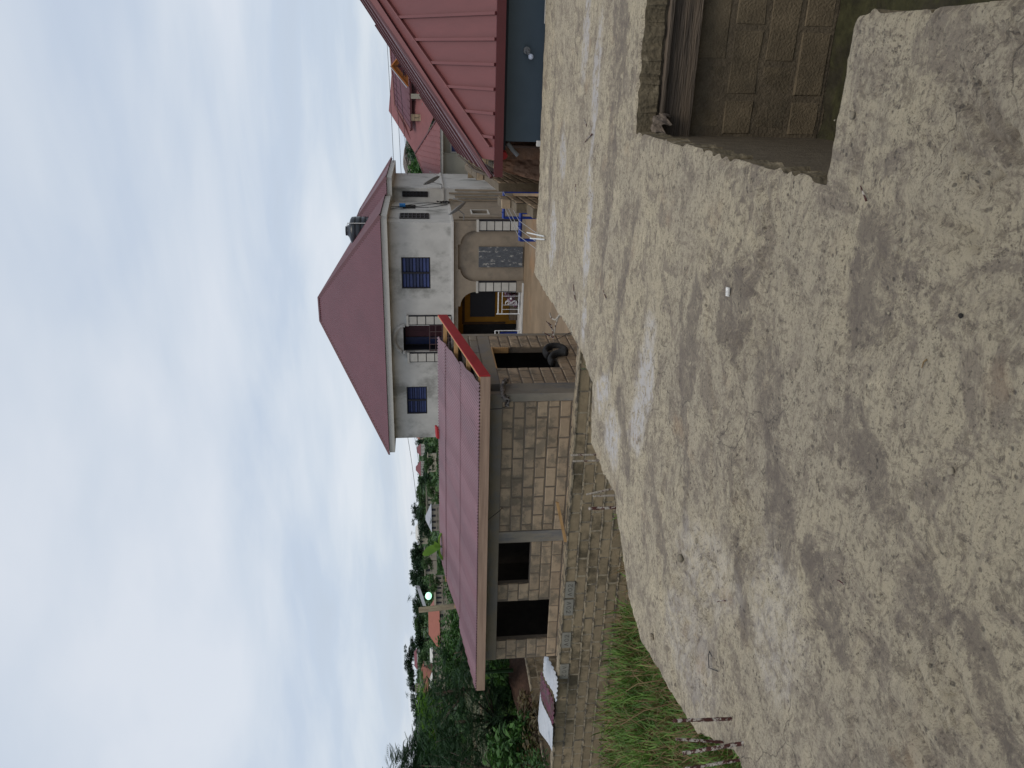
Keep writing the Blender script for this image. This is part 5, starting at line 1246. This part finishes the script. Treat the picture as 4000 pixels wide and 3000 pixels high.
# wooden pole with street lamp
pb, pt = at(1800, 2365, 20), at(1637, 2383, 20)
pl_ = thing('lamp_pole', 'leaning weathered wooden pole topping the roof with a street lamp', 'street lamp', (pb.x, pb.y, -3))
inv = Matrix.Translation((-pb.x, -pb.y, 3))
o = MB().tube([(pb.x, pb.y, -3), pb, pt], 0.085, 10, 0.075).build('pole', M['pole_wood'], pl_, True); o.matrix_parent_inverse = inv
la, lb2 = at(1665, 2368, 20), at(1642, 2300, 19.9)
o = MB().obox(la, lb2-la, (.0, .12, .02), (0.02, 0, .09)).build('lamp_head', M['white_sheet'], pl_); o.matrix_parent_inverse = inv
lc = at(1674, 2328, 20); bmx = bmesh.new(); bmesh.ops.create_uvsphere(bmx, u_segments=14, v_segments=10, radius=.085); 
for v in bmx.verts: v.co.x *= 1.25
me = bpy.data.meshes.new('lamp_lens'); bmx.to_mesh(me); bmx.free(); me.materials.append(M['lit']); o = bpy.data.objects.new('lamp_lens', me); link(o, pl_); o.location = lc-Vector((pb.x, pb.y, -3))
o = MB().tube([lb2.lerp(la, .45), lc], .012, 5).build('lamp_stem', M['dish'], pl_); o.matrix_parent_inverse = inv

# ------------------------------------------------------------------ grass below the slab
def grass_field(name, spots, m, seed, hmin, hmax, wid):
    rr = random.Random(seed); V = []; Fc = []
    for (x_, y_, z_, k) in spots:
        for i in range(k):
            bx_, by_ = x_+rr.gauss(0, .10), y_+rr.gauss(0, .10); h = rr.uniform(hmin, hmax); a = rr.uniform(0, 2*math.pi); bend = rr.uniform(.15, .85)*h; w_ = wid*rr.uniform(.6, 1.3)
            ca, sa = math.cos(a), math.sin(a); n = len(V)
            for t in (0, .4, .75):
                px, py, pz = bx_+ca*bend*t*t, by_+sa*bend*t*t, z_+h*(t-.18*t*t*bend/h)
                ww = w_*(1-t*.55); V += [(px-sa*ww, py+ca*ww, pz), (px+sa*ww, py-ca*ww, pz)]
            V.append((bx_+ca*bend, by_+sa*bend, z_+h*(1-.35*bend/h)))
            Fc += [(n, n+1, n+3, n+2), (n+2, n+3, n+5, n+4), (n+4, n+5, n+6)]
    o = obj(name, V, Fc, m); return tag(o, kind='stuff')
rr = random.Random(5); sp_g = []; sp_s = []
for i in range(2600):
    x_ = rr.uniform(-16.5, -4.3); y_ = rr.uniform(2.0, 12.9)
    dn = float(fbm(np.array([x_*.5]), np.array([y_*.5]), 77)[0])
    if y_ > 11.8 and rr.random() < .75: continue
    if x_ > -8.2 and y_ > 8.5: continue
    z_ = -3.05+0.35*max(0, dn-.4)
    sp_g.append((x_, y_, z_, int(8+15*dn)))
    sp_s.append((x_, y_, z_, int(5+10*(1-dn))))
grass_field('tall_grass', sp_g, M['grass'], 1, .35, .95, .019)
grass_field('dry_grass', sp_s, M['straw'], 2, .35, 1.05, .012)
# grass and weeds on the bank
sp_b = []
for i in range(900):
    x_ = rr.uniform(-32, -17.8); y_ = rr.uniform(11, 30); sp_b.append((x_, y_, float(hill_z(np.array([x_]), np.array([y_]))[0]), 14))
grass_field('bank_grass', sp_b, M['grass'], 3, .3, .8, .02)
# a few long stalks against the wall
def stalk(P, m, label):
    o = MB().tube(P, .012, 5, .004).build('grass_stalk', m, None, True); tag(o, label, 'grass stalk', 'long grass stalks before the wall')
stalk([(-9.9, 9.6, -2.6), (-10.2, 9.8, -2.0), (-10.9, 10.1, -1.45)], M['grass'], 'long green grass stalk leaning left across the boundary wall')
stalk([(-9.5, 9.0, -2.6), (-9.9, 9.2, -2.0), (-10.3, 9.3, -1.65), (-10.45, 9.3, -1.75), (-10.4, 9.3, -2.0)], M['straw'], 'drooping brown grass stalk curled over in front of the wall')
stalk([(-9.2, 9.2, -2.6), (-9.5, 9.4, -1.9), (-9.75, 9.5, -1.75), (-9.85, 9.5, -1.95)], M['straw'], 'bent brown grass stalk nearer the slab edge')

# ------------------------------------------------------------------ houses and trees beyond
def far_house(name, label, xr, xe, xb, ya, yb, D, roofm, wallm, depth=0.6, kind='hip', win=4, rf_in=0.3, cols=False, fall=0.0):
    """ya < yb: right and left ends of the roof; xr ridge, xe eave, xb wall foot rows"""
    pL, pR = at(xe, yb, D), at(xe, ya, D+fall); foot = at(xb, (ya+yb)/2, D); ridge = at(xr, (ya+yb)/2, D)
    zE = (pL.z+pR.z)/2; zB = min(foot.z, zE-0.5)-0.6; rise = max(0.3, ridge.z-zE)
    U = Vector((pR.x-pL.x, pR.y-pL.y, 0)); W = U.length; U.normalize(); Nn = Vector((0, 0, 1)).cross(U); Dp = W*depth
    t = thing(name, label, 'house', (pL.x, pL.y, zB), 'houses on the far hillside'); O = Vector((0, 0, 0)); Z = Vector((0, 0, 1)); ov = 0.05*W
    MB().obox(U*ov+Nn*ov, U*(W-2*ov), Nn*(Dp-2*ov), Z*(zE-zB)).build('wall', wallm, t)
    h = zE-zB; a, b_, c, d_ = Z*h, Z*h+U*W, Z*h+U*W+Nn*Dp, Z*h+Nn*Dp
    i1 = rf_in if kind == 'hip' else 0.0
    r1, r2 = Z*(h+rise)+U*W*i1+Nn*Dp*.5, Z*(h+rise)+U*W*(1-i1)+Nn*Dp*.5
    V = [a, b_, c, d_, r1, r2]; Fc = [(0, 1, 5, 4), (1, 2, 5), (2, 3, 4, 5), (3, 0, 4), (3, 2, 1, 0)]
    if kind == 'flat': V = [a, b_, c, d_]; V = V+[v+Z*rise*.5 for v in V]; Fc = [(3, 2, 1, 0), (4, 5, 6, 7), (0, 1, 5, 4), (1, 2, 6, 5), (2, 3, 7, 6), (3, 0, 4, 7)]
    obj('roof', V, Fc, roofm, t)
    hw = h*0.36
    for k in range(win):
        u = ov+(W-2*ov)*(k+.5)/win; wd = (W-2*ov)/win*.34
        f = MB().obox(U*(u-wd/2)+Nn*(ov-.04)+Z*(0.6+(h-.6)*.32), U*wd, Nn*.05, Z*hw).build('window', M['dark_frame'], t)
        MB().obox(U*(u-wd/2-.08)+Nn*(ov-.08)+Z*(0.6+(h-.6)*.32-.12), U*(wd+.16), Nn*.10, Z*.1).build('sill', wallm, f)
    if cols:
        for k in range(9): u = W*(k+.5)/9; MB().obox(U*(u-.12)+Nn*.05+Z*(h*.35), U*.24, Nn*.2, Z*h*.65).build('column', M['ledge_white'], t)
    return t
sE = lambda a, c: (1550+a/2.37, 1650+c/2.37)
sD = lambda a, c: (1500+a/2.37, 2300+c/2.37)
def fh(name, label, cv, ar, ae, ab, ca, cb_, D, rm, wm, **k):
    far_house(name, label, cv(ar, 0)[0], cv(ae, 0)[0], cv(ab, 0)[0], cv(0, ca)[1], cv(0, cb_)[1], D, rm, wm, **k)
fh('hillside_house', 'small house with orange gable just left of the white house wall', sE, 165, 210, 250, 60, 162, 190, M['orange_roof'], M['cream'], win=3)
fh('hillside_house', 'maroon hip roofed house with white columns nearest the white house', sE, 185, 222, 268, 200, 312, 200, M['far_maroon'], M['cream'], win=3, cols=True)
fh('hillside_house', 'large maroon gabled house with white columns on the skyline', sE, 175, 222, 270, 360, 500, 190, M['far_maroon'], M['cream'], win=4, cols=True, rf_in=.38)
fh('hillside_house', 'low cream building half hidden under the maroon gabled house', sE, 280, 292, 330, 285, 470, 110, M['cream'], M['cream'], kind='flat', win=4)
fh('hillside_house', 'long low cream block building with a row of dark windows', sE, 268, 278, 352, 590, 850, 120, M['greyblock'], M['cream'], kind='flat', win=5, depth=.25)
fh('hillside_house', 'house with grey metal pyramid roof above the shed roof', sE, 266, 322, 380, 770, 1020, 75, M['grey_roof'], M['greyblock'], win=4, rf_in=.42)
fh('hillside_house', 'house with broad whitish hip roof on the skyline', sE, 172, 214, 262, 925, 1140, 170, M['white_roof'], M['cream'], win=4, rf_in=.25)
fh('hillside_house', 'flat topped unfinished grey block building among trees', sE, 258, 264, 330, 1175, 1420, 105, M['greyblock'], M['greyblock'], kind='flat', win=3, depth=.5)
fh('hillside_house', 'small dark timber shack beside the unfinished block building', sE, 305, 312, 356, 1425, 1525, 90, M['plank'], M['plank'], kind='flat', win=2)
fh('long_wall_house', 'long pale wall with columns below the lit street lamp', sD, 474, 480, 556, -130, 170, 62, M['cream'], M['greyblock'], kind='flat', win=6, depth=.2)
fh('hillside_house', 'wide house with flat orange red hip roof behind the wooden pole', sD, 412, 516, 552, 105, 582, 68, M['orange_roof'], M['cream'], win=5, rf_in=.25)
fh('hillside_house', 'long maroon roofed building near the hill top', sD, 280, 308, 332, 580, 752, 260, M['far_maroon'], M['white_roof'], win=5, rf_in=.1)
fh('hillside_house', 'small white house under the maroon roof on the hill', sD, 300, 312, 335, 610, 682, 240, M['white_roof'], M['white_roof'], kind='flat', win=2)
fh('hillside_house', 'crumpled bright white roof shack above the hedge', sD, 432, 452, 480, 562, 690, 80, M['white_roof'], M['greyblock'], win=2, kind='gable')
fh('hillside_house', 'pinkish low house on the slope between trees', sD, 345, 370, 400, 690, 800, 150, M['brown_roof'], M['cream'], win=3)
fh('hillside_house', 'brown red gabled house partly behind the light green tree', sD, 362, 448, 482, 745, 1000, 85, M['brown_roof'], M['cream'], win=3, kind='gable')
fh('hillside_house', 'cream gable end house with open porch below the brown roof', sD, 428, 450, 505, 800, 960, 70, M['white_roof'], M['cream'], win=3)
fh('hillside_house', 'two toned cream building on the upper slope', sD, 290, 296, 332, 890, 962, 200, M['cream'], M['cream'], kind='flat', win=3)
fh('hillside_house', 'white roofed house near the left skyline', sD, 290, 328, 345, 1365, 1485, 190, M['white_roof'], M['orange_wood'], win=3, rf_in=.15)
fh('hillside_house', 'grey low building in the trees at upper left', sD, 305, 316, 345, 1240, 1330, 180, M['grey_roof'], M['cream'], win=2, kind='flat')

# trees on the hill: four crowns shared by many
protos = []
for s in range(5):
    rr = random.Random(60+s); cl = []
    for i in range(13): cl.append((Vector((rr.gauss(0, .42), rr.gauss(0, .42), rr.uniform(.35, 1.05))), rr.uniform(.20, .36)))
    pc = crown_mesh('crown', cl, 120, .16, 'simple', M['leaf_far'] if s < 3 else M['leaf_far2'], 70+s, .7)
    tm = trunk_mesh(.9, .035, cl[:5], s); tme = mesh('trunk', tm.V, tm.F, M['bark']); protos.append((pc, tme))
# palm
def palm_mesh(seed):
    rr = random.Random(seed); VV = []; FF = []
    for i in range(16):
        V, Fc = frond_verts(.55, 9, .10, rr.uniform(.3, 1.0), rr); az = i*2*math.pi/16+rr.uniform(-.2, .2); el = rr.uniform(-.1, .9)
        mt = Matrix.Rotation(az, 3, 'Z') @ Matrix.Rotation(-el, 3, 'Y'); off = len(VV)
        VV += [mt @ Vector(v)+Vector((0, 0, .85)) for v in V]; FF += [tuple(off+q for q in f) for f in Fc]
    return mesh('crown', VV, FF, M['leaf_far'])
palm = (palm_mesh(4), mesh('trunk', *(lambda m_: (m_.V, m_.F))(MB().tube([(0, 0, 0), (.02, 0, .4), (0, 0, .86)], .035, 6, .022)), M['bark']))
protos.append(palm)
def far_tree(xt, xb, y, wpx, D, k, label, name='hillside_tree', grp='trees on the far hillside', seed=0):
    top, bot = at(xt, y, D), at(xb, y, D); H = max(.8, top.z-bot.z); W = wpx/F_PX*D
    t = thing(name, label, 'tree', (bot.x, bot.y, bot.z), grp)
    for nm, me in (('crown', protos[k][0]), ('trunk', protos[k][1])):
        o = bpy.data.objects.new(nm, me); link(o, t)
    t.scale = (W/1.45, W/1.45, H/1.05); t.rotation_euler = (0, 0, seed*1.3)
TR = [  # x_top, x_bottom, y, width px, distance, kind, label
 (1626, 1668, 1722, 34, 210, 0, 'small dark tree between the orange gable and the maroon house'),
 (1655, 1705, 1765, 70, 120, 1, 'dark round tree in front of the maroon columned house'),
 (1662, 1712, 1800, 60, 100, 3, 'light bushy tree right above the far roof edge'),
 (1652, 1690, 1870, 75, 125, 1, 'dark tree below the large maroon gabled house'),
 (1636, 1668, 1885, 40, 180, 0, 'small tree at the left gable of the large maroon house'),
 (1630, 1660, 1935, 60, 190, 3, 'pale green tree on the open skyline'),
 (1638, 1675, 1965, 80, 170, 4, 'broad light green tree above the long low building'),
 (1611, 1650, 1995, 70, 160, 0, 'lacy tall dark tree on the skyline near the middle'),
 (1628, 1668, 2025, 62, 155, 1, 'dark tree beside the whitish hip roof'),
 (1640, 1690, 2070, 75, 110, 2, 'rounded very dark tree in front of the whitish hip roof'),
 (1604, 1624, 2082, 26, 175, 5, 'palm tree behind the whitish hip roof'),
 (1612, 1665, 2150, 90, 160, 0, 'tall dark tree left of the whitish hip roof'),
 (1606, 1668, 2195, 110, 155, 1, 'widest dark tree mass on the middle skyline'),
 (1612, 1668, 2245, 90, 150, 2, 'dark tree behind the unfinished block building'),
 (1604, 1652, 2268, 60, 165, 0, 'pointed dark tree above the lit street lamp'),
 (1590, 1640, 2335, 42, 150, 5, 'tall palm tree on the skyline above the wooden pole'),
 (1625, 1685, 2300, 90, 140, 1, 'dark tree behind the street lamp head'),
 (1655, 1705, 2190, 50, 85, 3, 'small green tree before the unfinished block building'),
 (1620, 1672, 2360, 80, 150, 2, 'dark tree right behind the pole top'),
 (1616, 1650, 2420, 70, 230, 0, 'dark hill tree left of the pole'),
 (1622, 1668, 2450, 90, 170, 4, 'light bushy tree above the orange roof'),
 (1620, 1672, 2500, 90, 165, 1, 'dark tree above the left half of the orange roof'),
 (1605, 1630, 2520, 60, 300, 0, 'dark tree rising onto the hill crest'),
 (1595, 1626, 2560, 70, 300, 1, 'dark crest tree right of the hill top'),
 (1584, 1622, 2600, 85, 300, 2, 'tallest rounded tree on the hill top'),
 (1592, 1625, 2640, 70, 300, 0, 'crest tree left of the hill top'),
 (1600, 1635, 2680, 60, 290, 1, 'dark crest tree above the cream building'),
 (1582, 1625, 2712, 34, 260, 5, 'conical spiky tree on the skyline left of the hill'),
 (1610, 1650, 2750, 70, 260, 2, 'dark tree on the falling skyline'),
 (1618, 1660, 2800, 80, 240, 0, 'low dark tree on the left skyline'),
 (1614, 1655, 2850, 60, 240, 1, 'round dark tree right of the white roofed house'),
 (1640, 1690, 2560, 60, 130, 3, 'pale green tree on the terraced slope'),
 (1650, 1700, 2630, 70, 110, 4, 'light tree right of the brown red gable'),
 (1632, 1672, 2780, 90, 150, 1, 'dark tree behind the light green tree top'),
 (1640, 1690, 2860, 110, 120, 2, 'dark tree below the white roofed house'),
 (1665, 1710, 2600, 70, 70, 5, 'palm like bush above the hedge'),
 (1640, 1672, 2935, 60, 170, 3, 'green tree beside the white roofed house'),
 (1628, 1668, 2965, 70, 200, 0, 'distant dark tree near the frame edge'),
 (1672, 1712, 1925, 70, 85, 3, 'green bush above the shed roof below the long building'),
 (1676, 1716, 2035, 50, 68, 5, 'small palm in front of the grey pyramid roof'),
 (1680, 1730, 2275, 60, 60, 4, 'yellow green bush right of the long pale wall'),
]
for i, (xt, xb, y_, wp, D, k, lb_) in enumerate(TR): far_tree(xt, xb, y_, wp, D, k, lb_, seed=i)
# far bushy cover on the slopes: uncountable
rr = random.Random(99); cl = []
VV = []
for i in range(1000):
    y_ = rr.uniform(1690, 3050) if i % 6 else rr.uniform(0, 760); D = 60+240*rr.random()**0.8
    p = at(1640, y_, D); z_ = float(hill_z(np.array([p.x]), np.array([p.y]))[0]); cl.append((Vector((p.x, p.y, z_+.25)), rr.uniform(.4, 1.0)*(.5+D/300)))
o = link(bpy.data.objects.new('hillside_bushes', crown_mesh('hillside_bushes', cl, 26, 1.1, 'simple', M['leaf_far2'], 5, .6))); tag(o, kind='stuff')

# ------------------------------------------------------------------ right background
rt = lambda a, c: (1540+a/4.147, 400+c/4.147)
def P3(a, c, D): return at(*rt(a, c), D)
def onYp(x, y, Yv):
    d = ray(x, y); return CAM+d*(Yv/d.y)
def q(a, c, Yv): return onYp(*rt(a, c), Yv)
rh = thing('rose_roofed_house', 'cream house with several faded rose and plum roofs right of the white house', 'house', (-3, 46, -3))
RI = Matrix.Translation((3, -46, 3))
def rp(o): o.matrix_parent_inverse = RI; return o
rp(MB().box(-4.7, 6, 45.3, 52, -3, 0.35).box(-8.0, -4.702, 44.9, 52, -3, 0.30).build('wall', M['cream2'], rh))
wdw = rp(MB().box(-4.64, -4.2, 45.24, 45.299, -1.1, -0.2).build('window', M['glass_blue'], rh))
MB().box(-4.70, -4.64, 45.2, 45.29, -1.15, -0.15).box(-4.64, -4.2, 45.2, 45.29, -0.2, -0.15).build('window_frame', M['ledge_white'], wdw)
rp(MB().box(-8.2, 6, 44.5, 44.56, 0.30, 0.46).build('eave_board', M['eave_board'], rh))
rr_ = bpy.data.objects.new('roof', None); link(rr_, rh); rr_.matrix_parent_inverse = RI
def slope_tri(pts, m, ribs=0, name='roof_slope'):
    o = obj(name, pts, [tuple(range(len(pts)))], m, rr_); return o
def ribbed(p0, p1, top, n, m, f1):
    """slope from eave p0-p1 rising toward 'top' vector; ribs as small boxes"""
    pass
eL, eR = Vector((-8.2, 44.45, .46)), Vector((-2.6, 44.45, .46)); pk = Vector((-5.0, 47.4, 1.88))
slope_tri([eL, eR, pk], M['rose_far'])
for i in range(1, 18):
    x_ = eL.x+(eR.x-eL.x)*i/18; s = min((x_-eL.x)/(pk.x-eL.x), (eR.x-x_)/(eR.x-pk.x)); p = Vector((x_, 44.45, .46)); d = Vector((0, 2.95, 1.42))*s
    MB().obox(p, (.04, 0, 0), d, (0, -.012, .03)).build('roof_rib', M['rose_far'], rr_)
mb = MB().tube([eL, pk], .05, 5).tube([eR, pk], .06, 5); mb.build('hip_cap', M['maroon_trim'], rr_)
# big main slope behind, from peak up to plum roof
a0, a1, a2, a3 = Vector((-5.2, 47.4, 1.70)), Vector((4, 47.4, .3)), Vector((4, 50.5, 3.0)), Vector((-2.75, 48.6, 3.30))
slope_tri([Vector((-5.2, 47.3, 1.75)), Vector((-2.4, 45.6, .62)), Vector((4, 45.6, .62)), Vector((4, 50, 2.7)), Vector((-2.75, 49.5, 3.45))], M['rose_far'])
for i in range(1, 20):
    x_ = -4.6+i*.42; zb = 1.0 if x_ > -3.5 else 1.5
    MB().obox((x_, 46.2 if x_ > -3.3 else 47.0, .92 if x_ > -3.3 else 1.42), (.04, 0, 0), (0, 2.2, 1.15), (0, -.012, .03)).build('roof_rib', M['rose_far'], rr_)
# plum upper roof
b1 = q(265, 455, 47.2); b0 = Vector((5.0, 47.2, b1.z+.05)); t1 = onYp(1542, 410, 48.6); t0_ = onYp(1508, 120, 48.6); t0b = Vector((5, 48.6, t0_.z))
slope_tri([b1, b0, t0b, t1], M['plum_roof'])
for i in range(22):
    f = i/22; p = Vector(b1).lerp(Vector(b0), f); r_ = Vector(t1).lerp(Vector(t0b), f)
    MB().obox(p, (.03, 0, 0), r_-p, (0, -.015, .03)).build('roof_rib', M['plum_roof'], rr_)
MB().tube([b1, t1], .07, 5).tube([t1, t0b], .06, 5).tube([t1, onYp(1628, 590, 47.6)], .08, 5).build('hip_cap', M['rose_cap'], rr_)
MB().obox(Vector(b1)-Vector((0, 0, .12)), Vector(b0)-Vector(b1), (0, .05, 0), (0, 0, .12)).build('eave_edge', M['dark_trim'], rr_)
# block pillars and teal frames on upper floor
for (c0, c1) in ((190, 300), (-140, -60)):
    p, r_ = onYp(*rt(270, c1), 46.9), onYp(*rt(270, c0), 46.9); pr_ = rp(MB().box(p.x, r_.x, 46.9, 47.1, -.3, p.z).build('pillar', M['mortar'] if c0 > 0 else M['cream2'], rh))
    if c0 > 0:
        zz = -.3; kk = 0
        while zz < p.z-.05:
            h = min(.24, p.z-zz); w_ = r_.x-p.x
            for (u0, u1) in (((0, 1),) if kk % 2 else ((0, .52), (.55, 1))):
                MB().box(p.x+w_*u0+.01, p.x+w_*u1-.01, 46.87, 46.899, zz+.01, zz+h-.012).build('block', M['block'], pr_)
            zz += h; kk += 1
for (a, c, a2, c2) in ((455, 10, 510, 190), (455, 310, 700, 350)):
    p, r_ = onYp(*rt(a, c2), 46.75), onYp(*rt(a2, c), 46.75); rp(MB().box(min(p.x, r_.x), max(p.x, r_.x), 46.75, 46.8, min(p.z, r_.z), max(p.z, r_.z)).build('teal_frame', M['teal'], rh))
# orange dormer gable
g1 = lambda a, c: onYp(1200+a/2.212, c/2.212, 44.3)
ap, le, re_ = g1(735, 570), g1(875, 745), g1(1010, 330)
re_ = ap+Vector(((ap.x-le.x), 0, le.z-ap.z))
dm = bpy.data.objects.new('dormer', None); link(dm, rh); dm.matrix_parent_inverse = RI
obj('dormer_face', [le, re_, ap], [(0, 1, 2)], M['orange_wood'], dm)
def cen(s): c = (le+re_+ap)/3; return [c+(v-c)*s+Vector((0, -.04, 0)) for v in (le, re_, ap)]
obj('dormer_glass', cen(.55), [(0, 1, 2)], M['maroon_door'], dm)
MB().tube([le+Vector((0, -.08, 0)), ap+Vector((0, -.08, .03))], .05, 5).tube([ap+Vector((0, -.08, .03)), re_+Vector((0, -.08, 0))], .05, 5).build('dormer_trim', M['orange_wood'], dm)
MB().tube([le+Vector((-.06, -.1, .08)), ap+Vector((0, -.1, .12))], .025, 4).build('dormer_flashing', M['white_sheet'], dm)
c_ = (le+re_+ap)/3
MB().tube([c_+Vector((0, -.06, -.25)), c_+Vector((0, -.06, .45))], .015, 4).tube([c_+Vector((-.5, -.06, -.02)), c_+Vector((.5, -.06, -.02))], .015, 4).build('glazing_bars', M['dark_frame'], dm)
o = obj('dormer_roof', [le, ap, ap+Vector((0, 2.5, 0)), le+Vector((0, 2.5, 0)), re_, re_+Vector((0, 2.5, 0))], [(0, 1, 2, 3), (1, 4, 5, 2)], M['plum_roof'], dm)
# broken block wall pieces before the cream house
bk = thing('broken_block_wall', 'partly broken block wall standing before the cream house', 'wall')
bv = bpy.data.objects.new('wall_face', None); link(bv, bk)
block_wall(bv, (-5.4, 40, 0), X1, 3.6, -3, 9, .24, .46, .03, [], M['block_old'], M['mortar'], 'brk', topf=lambda u: -0.55 if u < 1.4 else (-1.05+.25*math.floor((u-1.4)/.8)))
# unfinished house with bare roof trusses
D = 92
th = thing('truss_house', 'unfinished house with bare timber roof trusses on the skyline', 'house', (0, 0, 0))
def pt_(a, c, dd=0): return at(*rt(a, c), D+dd)
wl_, wr_ = pt_(240, 1120), pt_(240, 520)
U = Vector((wr_.x-wl_.x, wr_.y-wl_.y, 0)); Wd = U.length; U.normalize(); Nn = Vector((0, 0, 1)).cross(U); zt = wl_.z
MB().obox(Vector((wl_.x, wl_.y, zt-3)), U*Wd, Nn*8, (0, 0, 3)).build('wall', M['greyblock'], th)
for k in range(7):
    MB().obox(Vector((wl_.x, wl_.y, zt-1.2))+U*(Wd*(k+.3)/7)-Nn*.05, U*.8, Nn*.06, (0, 0, .8)).build('window', M['dark_frame'], th)
tb = MB(); outl = [(240, 1120), (150, 920), (135, 880), (135, 770), (185, 660), (185, 560), (215, 520)]
Zp = [pt_(a, c) for a, c in outl]
def ztop(s):
    xs_ = [(Vector((p.x, p.y, 0))-Vector((wl_.x, wl_.y, 0))).dot(U) for p in Zp]; return float(np.interp(s, xs_, [p.z for p in Zp]))
for dd in (0, 2.6, 5.2, 7.8):
    prev = None
    for i in range(17):
        s = Wd*i/16; f = 1-abs(dd-3.9)/12; p = Vector((wl_.x, wl_.y, 0))+U*s+Nn*dd; tp = Vector((p.x, p.y, zt+(ztop(s)-zt)*f))
        tb.tube([Vector((p.x, p.y, zt)), tp], .06, 4)
        if prev: tb.tube([prev, tp], .07, 4)
        if prev and i % 2: tb.tube([prev, Vector((p.x, p.y, zt))], .05, 4)
        prev = tp
for i in range(17):
    s = Wd*i/16; p = Vector((wl_.x, wl_.y, 0))+U*s; tb.tube([Vector((p.x, p.y, zt+(ztop(s)-zt)*.68)), Vector((p.x, p.y, zt+(ztop(s)-zt)))+Nn*3.9, Vector((p.x, p.y, zt+(ztop(s)-zt)*.68))+Nn*7.8], .06, 4)
tb.build('roof_trusses', M['truss'], th)
near_tree(at(1720, 720, 60), clumps_px([(1640, 690, 60, 1.2), (1655, 720, 60, 1.3), (1665, 690, 58, 1.1), (1650, 660, 62, 1.0), (1675, 730, 58, 1.2), (1635, 725, 60, .9)]), 420, .42, 'simple', M['leaf_mid'], 31, 'bright leafy tree between the white house and the rose roofs', tr=.2)
near_tree(at(1700, 640, 80), clumps_px([(1632, 640, 82, 1.3), (1640, 610, 82, 1.4), (1625, 590, 84, 1.2), (1650, 650, 80, 1.4), (1615, 570, 86, 1.0)]), 200, .6, 'simple', M['leaf_far'], 32, 'dark tree below the bare roof trusses', tr=.2)
fh('hillside_house', 'white roofed house behind the bright tree at right', lambda a, c: rt(a, c), 290, 345, 380, 1000, 1400, 100, M['white_roof'], M['cream'], win=2, rf_in=.2)
# overhead wires
def sag(p, q_, s, r, label):
    P = [Vector(p).lerp(Vector(q_), i/14)+Vector((0, 0, -s*4*(i/14)*(1-i/14))) for i in range(15)]
    o = MB().tube(P, r, 4).build('overhead_wire', M['cable']); tag(o, label, 'wire', 'overhead wires')
sag(at(1496, -60, 42), at(1543, 760, 42), .05, .012, 'highest overhead wire right of the white house')
sag(at(1520, -60, 42), at(1571, 760, 42), .05, .012, 'middle overhead wire right of the white house')
sag(at(1560, 300, 42), at(1596, 760, 42), .04, .012, 'lowest overhead wire right of the white house')
sag(at(1588, 1680, 60), at(1628, 1965, 60), .05, .016, 'upper overhead wire left of the white house')
sag(at(1616, 1690, 60), at(1634, 1800, 60), .03, .014, 'lower overhead wire left of the white house')
# drips of cement on the slab foot etc. : flower near slab edge
near_tree((-3.95, 9.2, -1.2), [((-3.72, 9.3, -.62), .07)], 14, .04, 'simple', M['leaf_mid'], 41, 'small weed tip peeping over the slab edge by the shed', 'plant', 'small_weed', tr=.01)
S.render.engine = 'CYCLES'
